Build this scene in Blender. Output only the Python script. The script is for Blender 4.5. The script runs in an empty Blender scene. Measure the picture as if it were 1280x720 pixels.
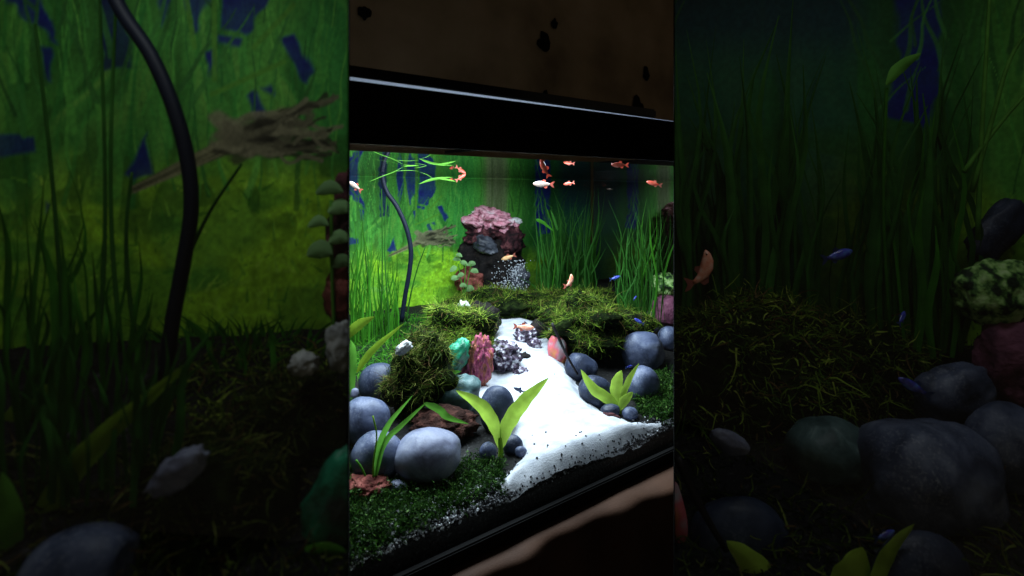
import bpy, bmesh, math, random
import numpy as np
from mathutils import Vector, Matrix, noise
from mathutils.bvhtree import BVHTree

random.seed(7)
rng = np.random.default_rng(7)
SC = bpy.context.scene
COL = SC.collection

# ------------------------------------------------------------------ camera
FPX = 700.0                     # focal length in photo pixels (1280 wide)
HC = 0.477                      # eye height above the tank floor
PD = 0.615                      # eye to front pane
YAW = math.radians(38.25)
HOR = 240.0                     # horizon row
CAM = Vector((0, -PD, HC))
FW = Vector((math.sin(YAW), math.cos(YAW), 0))
RT = Vector((math.cos(YAW), -math.sin(YAW), 0))
UP = Vector((0, 0, 1))
cam_d = bpy.data.cameras.new('camera')
cam = bpy.data.objects.new('camera', cam_d)
COL.objects.link(cam)
cam.location = CAM
cam.rotation_euler = (math.pi/2, 0, -YAW)
cam_d.sensor_width = 36
cam_d.lens = 36*FPX/1280
cam_d.shift_y = -(360-HOR)/1280
cam_d.clip_start = 0.01
cam_d.clip_end = 50
cam_d.dof.use_dof = True
cam_d.dof.focus_distance = 1.15
cam_d.dof.aperture_fstop = 6.5
SC.camera = cam

# ------------------------------------------------------------------ world, lamps, exposure
w = bpy.data.worlds.new('World'); SC.world = w; w.use_nodes = True
w.node_tree.nodes['Background'].inputs[0].default_value = (0.9, 0.75, 0.55, 1)
w.node_tree.nodes['Background'].inputs[1].default_value = 0.045
SC.view_settings.view_transform = 'Standard'
SC.view_settings.look = 'None'
SC.view_settings.exposure = 0
SC.view_settings.gamma = 1
SC.cycles.max_bounces = 8
SC.cycles.transparent_max_bounces = 16
SC.cycles.sample_clamp_indirect = 4

LAMP_W = 21.0
SIDE_W_L = 0.18
SIDE_W_R = 0.42

# ------------------------------------------------------------------ helpers
def ray(px, py):
    return FW + RT*((px-640)/FPX) + UP*((HOR-py)/FPX)
def pt(px, py, zd):
    return CAM + ray(px, py)*zd
def proj(p):
    d = p-CAM; z = d.dot(FW)
    return 640+FPX*d.dot(RT)/z, HOR-FPX*d.z/z, z
def zdY(px, Y):                                     # depth where a column meets the plane Y
    r = ray(px, HOR)
    return (Y-CAM.y)/r.y
def sstep(a, b, x):
    t = min(1, max(0, (x-a)/(b-a))); return t*t*(3-2*t)
DEP = 1.0
XL, XR = 0.06, 1.70
WATER = 0.525
def gz(x, y):
    return 0.058+0.055*sstep(0.05, 1.0, y)+0.006*noise.noise((x*6, y*6, 3.1))-0.020*(1-sstep(0.004, 0.034, y))
def zdG(px, py):
    r = ray(px, py); z = zdY(px, 0.01)
    while z < 2.6:
        p = CAM+r*z
        if p.z <= gz(p.x, p.y): return z
        z += 0.004
    return 1.8
def Gp(px, py): return pt(px, py, zdG(px, py))

def tag(o, label=None, cat=None, group=None, kind=None):
    if label: o['label'] = label
    if cat: o['category'] = cat
    if group: o['group'] = group
    if kind: o['kind'] = kind
    return o
def empty(name, loc, label, cat, group=None):
    o = bpy.data.objects.new(name, None); COL.objects.link(o); o.location = loc
    o.empty_display_size = 0.02
    return tag(o, label, cat, group)
def mesh_obj(name, verts, faces, mat, parent=None, smooth=True, origin=None):
    vs = [Vector(v) for v in verts]
    if origin is None:
        if parent is None:
            lo = Vector((sum(v.x for v in vs), sum(v.y for v in vs), 0))/len(vs)
            lo.z = min(v.z for v in vs)
        else:
            lo = parent.matrix_world.translation.copy()
            lo = world_loc(parent)
    else: lo = Vector(origin)
    me = bpy.data.meshes.new(name)
    me.from_pydata([v-lo for v in vs], [], faces)
    if smooth: me.polygons.foreach_set('use_smooth', [True]*len(me.polygons))
    me.update()
    o = bpy.data.objects.new(name, me); COL.objects.link(o)
    if mat: me.materials.append(mat)
    if parent is None: o.location = lo
    else:
        o.parent = parent
        o.location = lo-world_loc(parent)
    return o
def world_loc(o):
    l = Vector(o.location)
    while o.parent: o = o.parent; l = l+Vector(o.location)
    return l
def bm_obj(name, bm, mat, parent=None, smooth=False, origin=None):
    bm.verts.ensure_lookup_table()
    for i, v in enumerate(bm.verts): v.index = i
    V = [v.co.copy() for v in bm.verts]; Fs = [[v.index for v in f.verts] for f in bm.faces]
    bm.free()
    return mesh_obj(name, V, Fs, mat, parent, smooth, origin)
def box_bm(lo, hi, bev=0.0, M=None):
    bm = bmesh.new(); bmesh.ops.create_cube(bm, size=1)
    lo, hi = Vector(lo), Vector(hi)
    for v in bm.verts:
        v.co = Vector([(lo[i]+hi[i])/2+v.co[i]*(hi[i]-lo[i]) for i in range(3)])
    if bev: bmesh.ops.bevel(bm, geom=list(bm.edges), offset=bev, segments=2, affect='EDGES')
    if M: bmesh.ops.transform(bm, matrix=M, verts=bm.verts)
    return bm
def box(name, lo, hi, mat, parent=None, bev=0.0, M=None):
    return bm_obj(name, box_bm(lo, hi, bev, M), mat, parent)
def fbm(v, o=3):
    s, a, f = 0, 1, 1
    for k in range(o):
        s += a*noise.noise(v*f+Vector((k*7.1, k*3.3, k*1.7))); a *= .5; f *= 2.1
    return s

# ------------------------------------------------------------------ materials
def nt(name):
    m = bpy.data.materials.new(name); m.use_nodes = True
    t = m.node_tree
    return m, t, t.nodes, t.links
def ramp(N, stops):
    r = N.new('ShaderNodeValToRGB'); e = r.color_ramp.elements
    while len(e) < len(stops): e.new(0.5)
    for el, (p, c) in zip(e, stops): el.position = p; el.color = (*c, 1)
    return r
def mat_noise(name, stops, scale=30, detail=5, rough=.6, bump=.3, bscale=90, spec=.4, dist=.002, stretch=None, rdist=0.0):
    m, t, N, L = nt(name); b = N['Principled BSDF']
    tc = N.new('ShaderNodeTexCoord')
    src = tc.outputs['Object']
    if stretch:
        mp = N.new('ShaderNodeMapping'); mp.inputs['Scale'].default_value = stretch
        L.new(src, mp.inputs['Vector']); src = mp.outputs[0]
    n = N.new('ShaderNodeTexNoise'); n.inputs['Scale'].default_value = scale; n.inputs['Detail'].default_value = detail
    n.inputs['Distortion'].default_value = rdist
    L.new(src, n.inputs['Vector'])
    r = ramp(N, stops); L.new(n.outputs['Fac'], r.inputs[0]); L.new(r.outputs[0], b.inputs['Base Color'])
    b.inputs['Roughness'].default_value = rough; b.inputs['Specular IOR Level'].default_value = spec
    if bump:
        n2 = N.new('ShaderNodeTexNoise'); n2.inputs['Scale'].default_value = bscale; n2.inputs['Detail'].default_value = 6
        L.new(src, n2.inputs['Vector'])
        bp = N.new('ShaderNodeBump'); bp.inputs['Strength'].default_value = bump; bp.inputs['Distance'].default_value = dist
        L.new(n2.outputs['Fac'], bp.inputs['Height']); L.new(bp.outputs[0], b.inputs['Normal'])
    return m
def mat_flat(name, c, rough=.5, spec=.5):
    m, t, N, L = nt(name); b = N['Principled BSDF']
    tc = N.new('ShaderNodeTexCoord'); n = N.new('ShaderNodeTexNoise'); n.inputs['Scale'].default_value = 60
    L.new(tc.outputs['Object'], n.inputs['Vector'])
    r = ramp(N, [(.3, tuple(x*.85 for x in c)), (.7, tuple(min(1, x*1.12) for x in c))])
    L.new(n.outputs['Fac'], r.inputs[0]); L.new(r.outputs[0], b.inputs['Base Color'])
    b.inputs['Roughness'].default_value = rough; b.inputs['Specular IOR Level'].default_value = spec
    return m
def mat_leafy(name, stops, trans=.35, spec=.05):
    """foliage: colour varies from piece to piece, some light passes through"""
    m, t, N, L = nt(name); out = N['Material Output']; N.remove(N['Principled BSDF'])
    g = N.new('ShaderNodeNewGeometry'); r = ramp(N, stops); L.new(g.outputs['Random Per Island'], r.inputs[0])
    oi = N.new('ShaderNodeObjectInfo')
    tc = N.new('ShaderNodeTexCoord'); nz = N.new('ShaderNodeTexNoise'); nz.inputs['Scale'].default_value = 45
    L.new(tc.outputs['Object'], nz.inputs['Vector'])
    hs = N.new('ShaderNodeHueSaturation'); L.new(r.outputs[0], hs.inputs['Color'])
    ma = N.new('ShaderNodeMath'); ma.operation = 'MULTIPLY_ADD'; ma.inputs[1].default_value = 1.1; ma.inputs[2].default_value = .3
    L.new(nz.outputs['Fac'], ma.inputs[0])
    m2 = N.new('ShaderNodeMath'); m2.operation = 'MULTIPLY_ADD'; m2.inputs[1].default_value = .5
    L.new(oi.outputs['Random'], m2.inputs[0]); L.new(ma.outputs[0], m2.inputs[2])
    L.new(m2.outputs[0], hs.inputs['Value'])
    d = N.new('ShaderNodeBsdfPrincipled'); d.inputs['Roughness'].default_value = .45; d.inputs['Specular IOR Level'].default_value = spec
    tr = N.new('ShaderNodeBsdfTranslucent'); mx = N.new('ShaderNodeMixShader'); mx.inputs[0].default_value = trans
    L.new(hs.outputs[0], d.inputs['Base Color']); L.new(hs.outputs[0], tr.inputs['Color'])
    L.new(d.outputs[0], mx.inputs[1]); L.new(tr.outputs[0], mx.inputs[2]); L.new(mx.outputs[0], out.inputs['Surface'])
    return m
def mat_pane(name, tint=(1, 1, 1), lo=.0, hi=1., amt=None):
    m, t, N, L = nt(name); out = N['Material Output']; N.remove(N['Principled BSDF'])
    tr = N.new('ShaderNodeBsdfTransparent'); tr.inputs[0].default_value = (*tint, 1)
    gl = N.new('ShaderNodeBsdfGlossy'); gl.inputs['Roughness'].default_value = .0
    mx = N.new('ShaderNodeMixShader')
    if amt is not None: mx.inputs[0].default_value = amt
    else:
        lw = N.new('ShaderNodeLayerWeight'); lw.inputs['Blend'].default_value = .5
        mr = N.new('ShaderNodeMapRange'); mr.interpolation_type = 'SMOOTHSTEP'
        mr.inputs['From Min'].default_value = lo; mr.inputs['From Max'].default_value = hi
        mr.inputs['To Min'].default_value = .02; mr.inputs['To Max'].default_value = .92
        L.new(lw.outputs['Facing'], mr.inputs['Value']); L.new(mr.outputs[0], mx.inputs[0])
    L.new(tr.outputs[0], mx.inputs[1]); L.new(gl.outputs[0], mx.inputs[2]); L.new(mx.outputs[0], out.inputs['Surface'])
    return m, N, L, gl

M = {}
def mat_pebble(name, stops, speck=(.5, .52, .58), amount=.5, rough=.5):
    m = mat_noise(name, stops, 26, 9, rough, .35, 140, .3, .0016, None, .6)
    N, L = m.node_tree.nodes, m.node_tree.links; b = N['Principled BSDF']
    src = b.inputs['Base Color'].links[0].from_socket
    tc = N.new('ShaderNodeTexCoord'); n = N.new('ShaderNodeTexNoise'); n.inputs['Scale'].default_value = 330; n.inputs['Detail'].default_value = 3
    n2 = N.new('ShaderNodeTexNoise'); n2.inputs['Scale'].default_value = 14; n2.inputs['Detail'].default_value = 5
    L.new(tc.outputs['Object'], n.inputs['Vector']); L.new(tc.outputs['Object'], n2.inputs['Vector'])
    r = ramp(N, [(.52, (0, 0, 0)), (.72, (1, 1, 1))]); L.new(n.outputs['Fac'], r.inputs[0])
    r2 = ramp(N, [(.38, (0, 0, 0)), (.62, (1, 1, 1))]); L.new(n2.outputs['Fac'], r2.inputs[0])
    mu = N.new('ShaderNodeMath'); mu.operation = 'MULTIPLY'; L.new(r.outputs[0], mu.inputs[0]); L.new(r2.outputs[0], mu.inputs[1])
    m3 = N.new('ShaderNodeMath'); m3.operation = 'MULTIPLY'; m3.inputs[1].default_value = amount; L.new(mu.outputs[0], m3.inputs[0])
    mx = N.new('ShaderNodeMix'); mx.data_type = 'RGBA'; L.new(m3.outputs[0], mx.inputs[0]); L.new(src, mx.inputs[6]); mx.inputs[7].default_value = (*speck, 1)
    L.new(mx.outputs[2], b.inputs['Base Color']); return m
M['glass'] = mat_pane('clear_glass', (.97, .99, .98), .75, 1.0)[0]
mw, N_, L_, g_ = mat_pane('water_surface', (.96, .985, 1), .78, .92)
nz = N_.new('ShaderNodeTexNoise'); nz.inputs['Scale'].default_value = 3.0; nz.inputs['Detail'].default_value = 1
bp = N_.new('ShaderNodeBump'); bp.inputs['Strength'].default_value = .05; bp.inputs['Distance'].default_value = .008
tc = N_.new('ShaderNodeTexCoord'); L_.new(tc.outputs['Object'], nz.inputs['Vector'])
L_.new(nz.outputs['Fac'], bp.inputs['Height']); L_.new(bp.outputs[0], g_.inputs['Normal'])
M['water'] = mw
M['mirror_end'] = mat_pane('end_glass_reflecting', (.5, .5, .55), amt=.62)[0]
M['black'] = mat_flat('black_plastic', (.004, .004, .005), .35, .35)
M['blackmatt'] = mat_flat('black_panel', (.004, .004, .004), .9, .1)
m, t, N, L = nt('light_leak_translucent'); N.remove(N['Principled BSDF'])
tl = N.new('ShaderNodeBsdfTranslucent'); tl.inputs[0].default_value = (.85, .9, 1, 1)
df = N.new('ShaderNodeBsdfDiffuse'); df.inputs[0].default_value = (.7, .75, .8, 1)
mx = N.new('ShaderNodeMixShader'); mx.inputs[0].default_value = .2
L.new(tl.outputs[0], mx.inputs[1]); L.new(df.outputs[0], mx.inputs[2]); L.new(mx.outputs[0], N['Material Output'].inputs['Surface'])
M['edge'] = m  # for the added strip standing in for leaking light
M['wall'] = mat_noise('old_brown_wall', [(.3, (.13, .095, .06)), (.5, (.24, .175, .11)), (.7, (.33, .25, .17))], 2.6, 8, .9, .4, 25, .1, .004)
M['floor'] = mat_noise('grey_floor', [(.3, (.1, .095, .085)), (.7, (.2, .19, .17))], 3, 6, .8, .2, 30)
M['cloth'] = mat_noise('brown_cloth', [(.3, (.035, .016, .009)), (.5, (.055, .026, .015)), (.7, (.08, .038, .022))], 8, 5, .75, .3, 300, .2, .001)
M['sand'] = mat_noise('white_sand', [(.3, (.32, .34, .385)), (.6, (.48, .50, .54))], 40, 8, .9, .5, 420, .1, .002)
M['soil'] = mat_noise('dark_soil', [(.35, (.003, .003, .0035)), (.62, (.010, .010, .009)), (.78, (.06, .06, .065))], 190, 4, .85, .6, 220, .2, .003)
M['grain_l'] = mat_leafy('pale_gravel', [(0, (.25, .26, .28)), (.5, (.5, .52, .55)), (1, (.75, .77, .8))], .0)
M['grain_d'] = mat_leafy('black_gravel', [(0, (.006, .006, .007)), (.6, (.02, .02, .022)), (1, (.12, .12, .13))], .0)
M['pebble'] = mat_pebble('blue_grey_pebble', [(.3, (.018, .024, .048)), (.45, (.05, .065, .12)), (.55, (.085, .105, .18)), (.7, (.17, .20, .29))], (.36, .39, .46), .55)
M['pebble_pale'] = mat_pebble('pale_pebble', [(.28, (.05, .05, .07)), (.42, (.12, .13, .20)), (.55, (.18, .20, .29)), (.72, (.28, .295, .38))], (.42, .43, .48), .45)
M['pebble_dark'] = mat_pebble('dark_pebble', [(.3, (.008, .012, .026)), (.5, (.022, .031, .062)), (.62, (.04, .053, .095)), (.75, (.085, .10, .15))], (.24, .26, .33), .45)
M['pebble_teal'] = mat_noise('teal_stone', [(.25, (.012, .035, .04)), (.48, (.045, .09, .095)), (.6, (.10, .17, .175)), (.7, (.3, .4, .4))], 26, 9, .5, .5, 120, .35, .002, None, 1.2)
M['darkrock'] = mat_noise('dark_lava_rock', [(.3, (.003, .0025, .003)), (.55, (.010, .008, .008)), (.75, (.035, .026, .022))], 40, 8, .85, .9, 90, .2, .006)
M['mossrock'] = mat_noise('moss_stained_rock', [(.3, (.002, .003, .001)), (.5, (.006, .011, .003)), (.7, (.02, .034, .006))], 60, 8, .95, .9, 120, .05, .006)
M['redlava'] = mat_noise('red_lava_rock', [(.3, (.06, .012, .01)), (.5, (.2, .05, .04)), (.72, (.42, .15, .12))], 55, 8, .85, .9, 110, .2, .005)
M['browncrust'] = mat_noise('brown_crusty_rock', [(.3, (.008, .003, .002)), (.5, (.028, .011, .008)), (.75, (.09, .035, .026))], 70, 8, .9, 1.0, 140, .1, .006)
M['emerald'] = mat_noise('emerald_rock', [(.33, (.004, .02, .014)), (.5, (.0, .17, .085)), (.68, (.02, .42, .22))], 34, 8, .5, .8, 90, .5, .004)
M['pinkrock'] = mat_noise('pink_streaked_rock', [(.30, (.02, .006, .012)), (.41, (.20, .025, .07)), (.50, (.36, .08, .15)), (.58, (.30, .09, .045)), (.68, (.10, .03, .03)), (.8, (.42, .2, .18))], 38, 8, .7, 1.0, 110, .3, .006, (2.2, 2.2, .7))
M['purplerock'] = mat_noise('purple_grey_rock', [(.36, (.010, .008, .015)), (.49, (.05, .032, .055)), (.55, (.18, .15, .21)), (.62, (.62, .62, .66))], 90, 8, .8, .9, 110, .3, .005)
M['shellstone'] = mat_noise('pink_orange_stone', [(.34, (.35, .34, .36)), (.46, (.6, .12, .16)), (.56, (.55, .2, .06)), (.68, (.06, .02, .03))], 24, 5, .4, .3, 90, .5, .002)
M['pinkcrust'] = mat_noise('pink_crust', [(.33, (.012, .006, .010)), (.40, (.22, .06, .09)), (.46, (.66, .26, .34)), (.58, (.88, .46, .55)), (.72, (.95, .8, .84))], 30, 8, .75, 1.0, 90, .3, .008, None, .8)
M['flint'] = mat_noise('grey_flint', [(.35, (.02, .024, .035)), (.55, (.09, .10, .13)), (.68, (.45, .46, .52))], 22, 8, .5, .6, 80, .4, .004)
M['maroon'] = mat_noise('maroon_rock', [(.34, (.006, .003, .004)), (.5, (.04, .011, .015)), (.62, (.13, .04, .045)), (.75, (.3, .13, .13))], 50, 8, .8, 1.0, 100, .2, .007)
M['quartz'] = mat_noise('white_quartz', [(.3, (.16, .17, .17)), (.5, (.45, .47, .46)), (.65, (.75, .77, .77))], 45, 6, .5, .8, 80, .5, .004)
M['mottle'] = mat_noise('lime_mottled_rock', [(.40, (.005, .02, .006)), (.47, (.06, .16, .03)), (.56, (.28, .5, .13)), (.7, (.5, .7, .3))], 75, 3, .7, .9, 90, .3, .006)
M['purplepink'] = mat_noise('mauve_rock', [(.3, (.05, .012, .03)), (.6, (.19, .06, .11)), (.8, (.3, .12, .18))], 40, 7, .8, .8, 100, .3, .005)
M['moss'] = mat_leafy('moss_strands', [(0, (.010, .024, .004)), (.35, (.05, .11, .010)), (.6, (.12, .21, .02)), (.8, (.24, .34, .04)), (.88, (.38, .46, .08)), (.9, (.13, .08, .03)), (1, (.09, .06, .025))], .3)
M['moss_dark'] = mat_leafy('dark_carpet_plant', [(0, (.004, .013, .003)), (.5, (.014, .045, .007)), (.85, (.04, .11, .016)), (1, (.10, .19, .04))], .25)
M['moss_olive'] = mat_leafy('olive_moss', [(0, (.012, .014, .003)), (.5, (.055, .075, .012)), (.85, (.16, .17, .035)), (1, (.32, .30, .09))], .3)
M['moss_mix'] = mat_leafy('olive_green_moss', [(0, (.008, .014, .003)), (.4, (.04, .07, .010)), (.7, (.11, .155, .024)), (.85, (.26, .30, .07)), (.88, (.12, .075, .03)), (1, (.08, .05, .02))], .3)
M['grass'] = mat_leafy('green_blade', [(0, (.012, .07, .008)), (.5, (.03, .16, .012)), (1, (.09, .28, .02))], .4)
M['grass_dark'] = mat_leafy('dark_green_blade', [(0, (.008, .04, .008)), (.5, (.02, .10, .015)), (.85, (.06, .20, .025)), (1, (.14, .30, .05))], .4)
M['lime'] = mat_leafy('lime_leaf', [(0, (.30, .50, .05)), (1, (.40, .60, .08))], .4, .25)
M['midleaf'] = mat_leafy('green_leaf', [(0, (.07, .24, .03)), (1, (.12, .33, .04))], .4)
M['olive'] = mat_leafy('yellow_green_leaf', [(0, (.15, .28, .02)), (1, (.22, .36, .03))], .4)
M['anubias'] = mat_leafy('pale_round_leaf', [(0, (.14, .36, .10)), (1, (.32, .52, .24))], .35)
M['hose'] = mat_flat('blue_black_rubber', (.004, .007, .016), .5, .16)
M['stick'] = mat_flat('black_stick', (.008, .006, .008), .6, .3)
M['bubble'] = mat_flat('air_bubble', (.75, .8, .88), .1, 1.0)
M['fish_o'] = mat_noise('orange_pink_scales', [(.3, (.75, .22, .12)), (.55, (.85, .38, .25)), (.75, (.9, .6, .48))], 160, 3, .35, .0, 1, .5, .001)
M['fish_r'] = mat_noise('red_scales', [(.3, (.42, .04, .022)), (.6, (.55, .10, .06)), (.8, (.62, .24, .18))], 160, 3, .35, .0, 1, .5, .001)
M['fish_w'] = mat_noise('pearl_scales', [(.3, (.42, .26, .2)), (.6, (.55, .43, .36))], 120, 3, .3, .0, 1, .6, .001)
M['fish_g'] = mat_noise('golden_scales', [(.3, (.75, .33, .10)), (.6, (.85, .55, .28))], 120, 3, .3, .0, 1, .6, .001)
M['fish_n'] = mat_noise('neon_blue_scales', [(.3, (.02, .025, .16)), (.55, (.06, .07, .5)), (.8, (.12, .3, .6))], 130, 2, .25, .0, 1, .7, .001)
M['fish_k'] = mat_noise('blue_black_scales', [(.3, (.008, .012, .03)), (.7, (.03, .045, .09))], 130, 2, .3, .0, 1, .6, .001)
M['fin'] = mat_leafy('pale_fin', [(0, (.42, .10, .07)), (1, (.55, .22, .17))], .6)
M['finblue'] = mat_leafy('blue_fin', [(0, (.03, .05, .14)), (1, (.06, .1, .25))], .6)
M['eye'] = mat_flat('fish_eye', (.006, .006, .008), .1, .8)
M['metal'] = mat_flat('dark_metal', (.03, .03, .032), .4, .5)

# ------------------------------------------------------------------ room: wall, floor
def sheet(name, o, ux, uy, nx, ny, mat, fn=None, kind='structure'):
    o, ux, uy = Vector(o), Vector(ux), Vector(uy)
    V, F_ = [], []
    for j in range(ny+1):
        for i in range(nx+1):
            p = o+ux*(i/nx)+uy*(j/ny)
            if fn: p = fn(p)
            V.append(p)
    for j in range(ny):
        for i in range(nx):
            a = j*(nx+1)+i; F_.append((a, a+1, a+nx+2, a+nx+1))
    ob = mesh_obj(name, V, F_, mat); tag(ob, kind=kind); return ob
wall = sheet('wall', (-1.5, 1.35, -.7), (6, 0, 0), (0, 0, 3.2), 60, 32, M['wall'],
             lambda p: p+Vector((0, .006*fbm(p*3), 0)))
floor = sheet('floor', (-1.5, -1.8, -.7), (6, 0, 0), (0, 3.2, 0), 8, 8, M['floor'])
# dark patches where the plaster has come away, real shallow scabs on the wall
def wall_patch(cx, cy, r, seed):
    p = pt(cx, cy, zdY(cx, 1.342)); s = r*zdY(cx, 1.342)/FPX
    V = [p+Vector((0, -.004, 0))]; n = 18
    for ring, k in ((.6, .004), (1.0, -.001)):
        for i in range(n):
            a = 2*math.pi*i/n
            q = ring*s*(1+.7*noise.noise((math.cos(a)*1.3, math.sin(a)*1.3, seed)))
            V.append(p+Vector((math.cos(a)*q, -k, math.sin(a)*q*1.15)))
    Fs = [(0, 1+i, 1+(i+1) % n) for i in range(n)]+[(1+i, 1+n+i, 1+n+(i+1) % n, 1+(i+1) % n) for i in range(n)]
    mesh_obj('plaster_scar', V, Fs, M['blackmatt'], wall, True)
for a in ((681, 52, 11, 1), (694, 29, 5, 2.5), (679, 124, 9, 3.7), (808, 92, 7, 5.1), (798, 138, 13, 8.3), (760, 137, 5, 9.9), (456, 16, 8, 12.2)):
    wall_patch(*a)

# ------------------------------------------------------------------ stand with cloth
stand = empty('tank_stand', (.87, .5, -.7), 'dark wooden stand under the brown cloth and the large lit aquarium', 'stand')
box('top_board', (XL-.1, -.022, -.05), (XR+.1, DEP+.06, -.006), M['cloth'], stand, .004)
for x in (XL, XR-.06):
    for y in (.02, DEP-.08):
        box('leg', (x, y, -.7), (x+.06, y+.06, -.052), M['metal'], stand, .004)
V, Fs = [], []
xs = np.linspace(XL-.14, XR+.14, 260)
prof = [(.06, -.004), (.0, -.0035), (.5, -.003), (.86, -.0045), (1.0, -.012)]+[(1.0, -.014-.012*k) for k in range(1, 12)]
for i, x in enumerate(xs):
    fold = math.sin(x*19+1.2*math.sin(x*7))*.5+.5*math.sin(x*41+2)
    hem = 1+.22*math.sin(x*9.5+.8)+.08*math.sin(x*23)
    reach = .036+.042*sstep(.62, .86, x)+.005*math.sin(x*31)+.003*math.sin(x*67+1)
    for k, (y, z) in enumerate(prof):
        dn = max(0, k-4)/11
        yy = y if k < 2 else -reach*y
        V.append(Vector((x, yy-.004+dn*(.022*fold-.012), z+(.002*noise.noise((x*14, yy*30, 2)) if 1 < k < 4 else 0) if k < 5 else -.014+(z+.014)*hem)))
n = len(prof)
for i in range(len(xs)-1):
    for k in range(n-1):
        a = i*n+k; Fs.append((a, a+1, a+n+1, a+n))
cl = mesh_obj('table_cloth', V, Fs, M['cloth'])
tag(cl, 'brown cloth hanging in folds over the front edge below the aquarium', 'cloth')

# ------------------------------------------------------------------ main aquarium
RIM0, RIM1 = .532, .602
aq = empty('aquarium', (.87, .5, 0), 'large lit planted aquarium with thick black rim', 'aquarium')
box('front_pane', (XL, 0, .001), (XR, .008, RIM0+.03), M['glass'], aq)
box('back_pane', (XL, DEP, .001), (XR, DEP+.008, RIM0+.03), M['glass'], aq)
box('end_pane', (XR+.001, .009, .001), (XR+.009, DEP-.001, RIM0+.03), M['mirror_end'], aq)
box('end_pane', (XL-.009, .009, .001), (XL-.001, DEP-.001, RIM0+.03), M['glass'], aq)
box('bottom_panel', (XL-.01, -.0005, -.0025), (XR+.01, DEP+.02, .0005), M['blackmatt'], aq)
bm = box_bm((XL-.016, -.012, 0), (XR+.016, -.001, .02), .002)
bm_obj('bottom_trim', bm, M['blackmatt'], aq)
rim = box('rim', (XL-.02, -.014, RIM0), (XR+.02, -.001, RIM1), M['blackmatt'], aq, .003)
for lo, hi in (((XL-.02, DEP+.009, RIM0), (XR+.02, DEP+.03, RIM1)), ((XL-.022, 0, RIM0), (XL-.0095, DEP+.008, RIM1)), ((XR+.0095, 0, RIM0), (XR+.022, DEP+.008, RIM1))):
    box('rim_side', lo, hi, M['black'], rim, .003)
box('maker_mark', tuple(pt(676, 163, zdY(676, -.0152))-Vector((.014, 0, .0012))), tuple(pt(676, 163, zdY(676, -.0152))+Vector((.014, .0012, .0012))), M['metal'], rim)
# added translucent strip for light leaking over the rim, tapered as it fades
bm = box_bm((XL-.01, -.008, RIM1-.004), (.95, -.004, RIM1+.001))
for v in bm.verts:
    if v.co.z > RIM1 and v.co.x < .5: v.co.z = RIM1+.0056
bm_obj('light_leak_strip', bm, M['edge'], rim)

# printed background sheet behind the back pane -----------------------------------------
AX = 222.0
BLUE = (.010, .014, .17); DBLUE = (.006, .011, .075)
POLY_B = [
 ([(430,185),(449,190),(448,237),(457,261),(441,249),(430,236)], BLUE),
 ([(466,183),(480,184),(482,213),(484,242),(487,271),(475,272),(474,242),(471,214)], DBLUE),
 ([(494,208),(505,212),(504,237),(500,253),(497,242)], BLUE),
 ([(505,212),(522,212),(518.5,242),(511,258.5),(508,242)], BLUE),
 ([(524,214),(543,214),(544,240),(533,257),(523,255)], BLUE),
 ([(521,257.5),(531,258.5),(529,262.5),(522,261)], BLUE),
 ([(517,264),(521,263),(521,274),(517,275)], BLUE),
 ([(546,258),(553,256),(561,272),(558,277),(551,266)], BLUE),
 ([(533,282),(537,280),(543,291),(538,293)], BLUE),
 ([(538,278),(543,276),(544,281)], BLUE),
 ([(430,297),(447,298),(448,304),(430,306)], BLUE),
 ([(484,314),(492,297),(495,314),(488,317)], BLUE),
 ([(449,262),(454,262),(454,276),(451,276)], BLUE),
 ([(451,324),(454,326),(452,330)], BLUE),
 ([(668,214),(690,214),(688,240),(686,268),(691,290),(673,294),(669,270)], BLUE),
]
def in_poly(P, x, y):
    c = np.zeros(x.shape, bool); n = len(P)
    for i in range(n):
        x0, y0 = P[i]; x1, y1 = P[(i+1) % n]
        if y0 == y1: continue
        c ^= ((y0 > y) != (y1 > y)) & (x < (x1-x0)*(y-y0)/(y1-y0)+x0)
    return c
_H = rng.random((256, 256))
def vn(x, y):
    xi = np.floor(x).astype(int); yi = np.floor(y).astype(int); fx = x-xi; fy = y-yi
    fx = fx*fx*(3-2*fx); fy = fy*fy*(3-2*fy); xi &= 255; yi &= 255; x1 = (xi+1) & 255; y1 = (yi+1) & 255
    return (_H[yi, xi]*(1-fx)+_H[yi, x1]*fx)*(1-fy)+(_H[y1, xi]*(1-fx)+_H[y1, x1]*fx)*fy
def ss(a, b, x):
    t = np.clip((x-a)/(b-a), 0, 1); return t*t*(3-2*t)
def seg_d(x, y, a, b):
    ax, ay = a; bx, by = b; dx, dy = bx-ax, by-ay
    t = np.clip(((x-ax)*dx+(y-ay)*dy)/(dx*dx+dy*dy), 0, 1)
    return np.hypot(x-ax-t*dx, y-ay-t*dy), t
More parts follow.
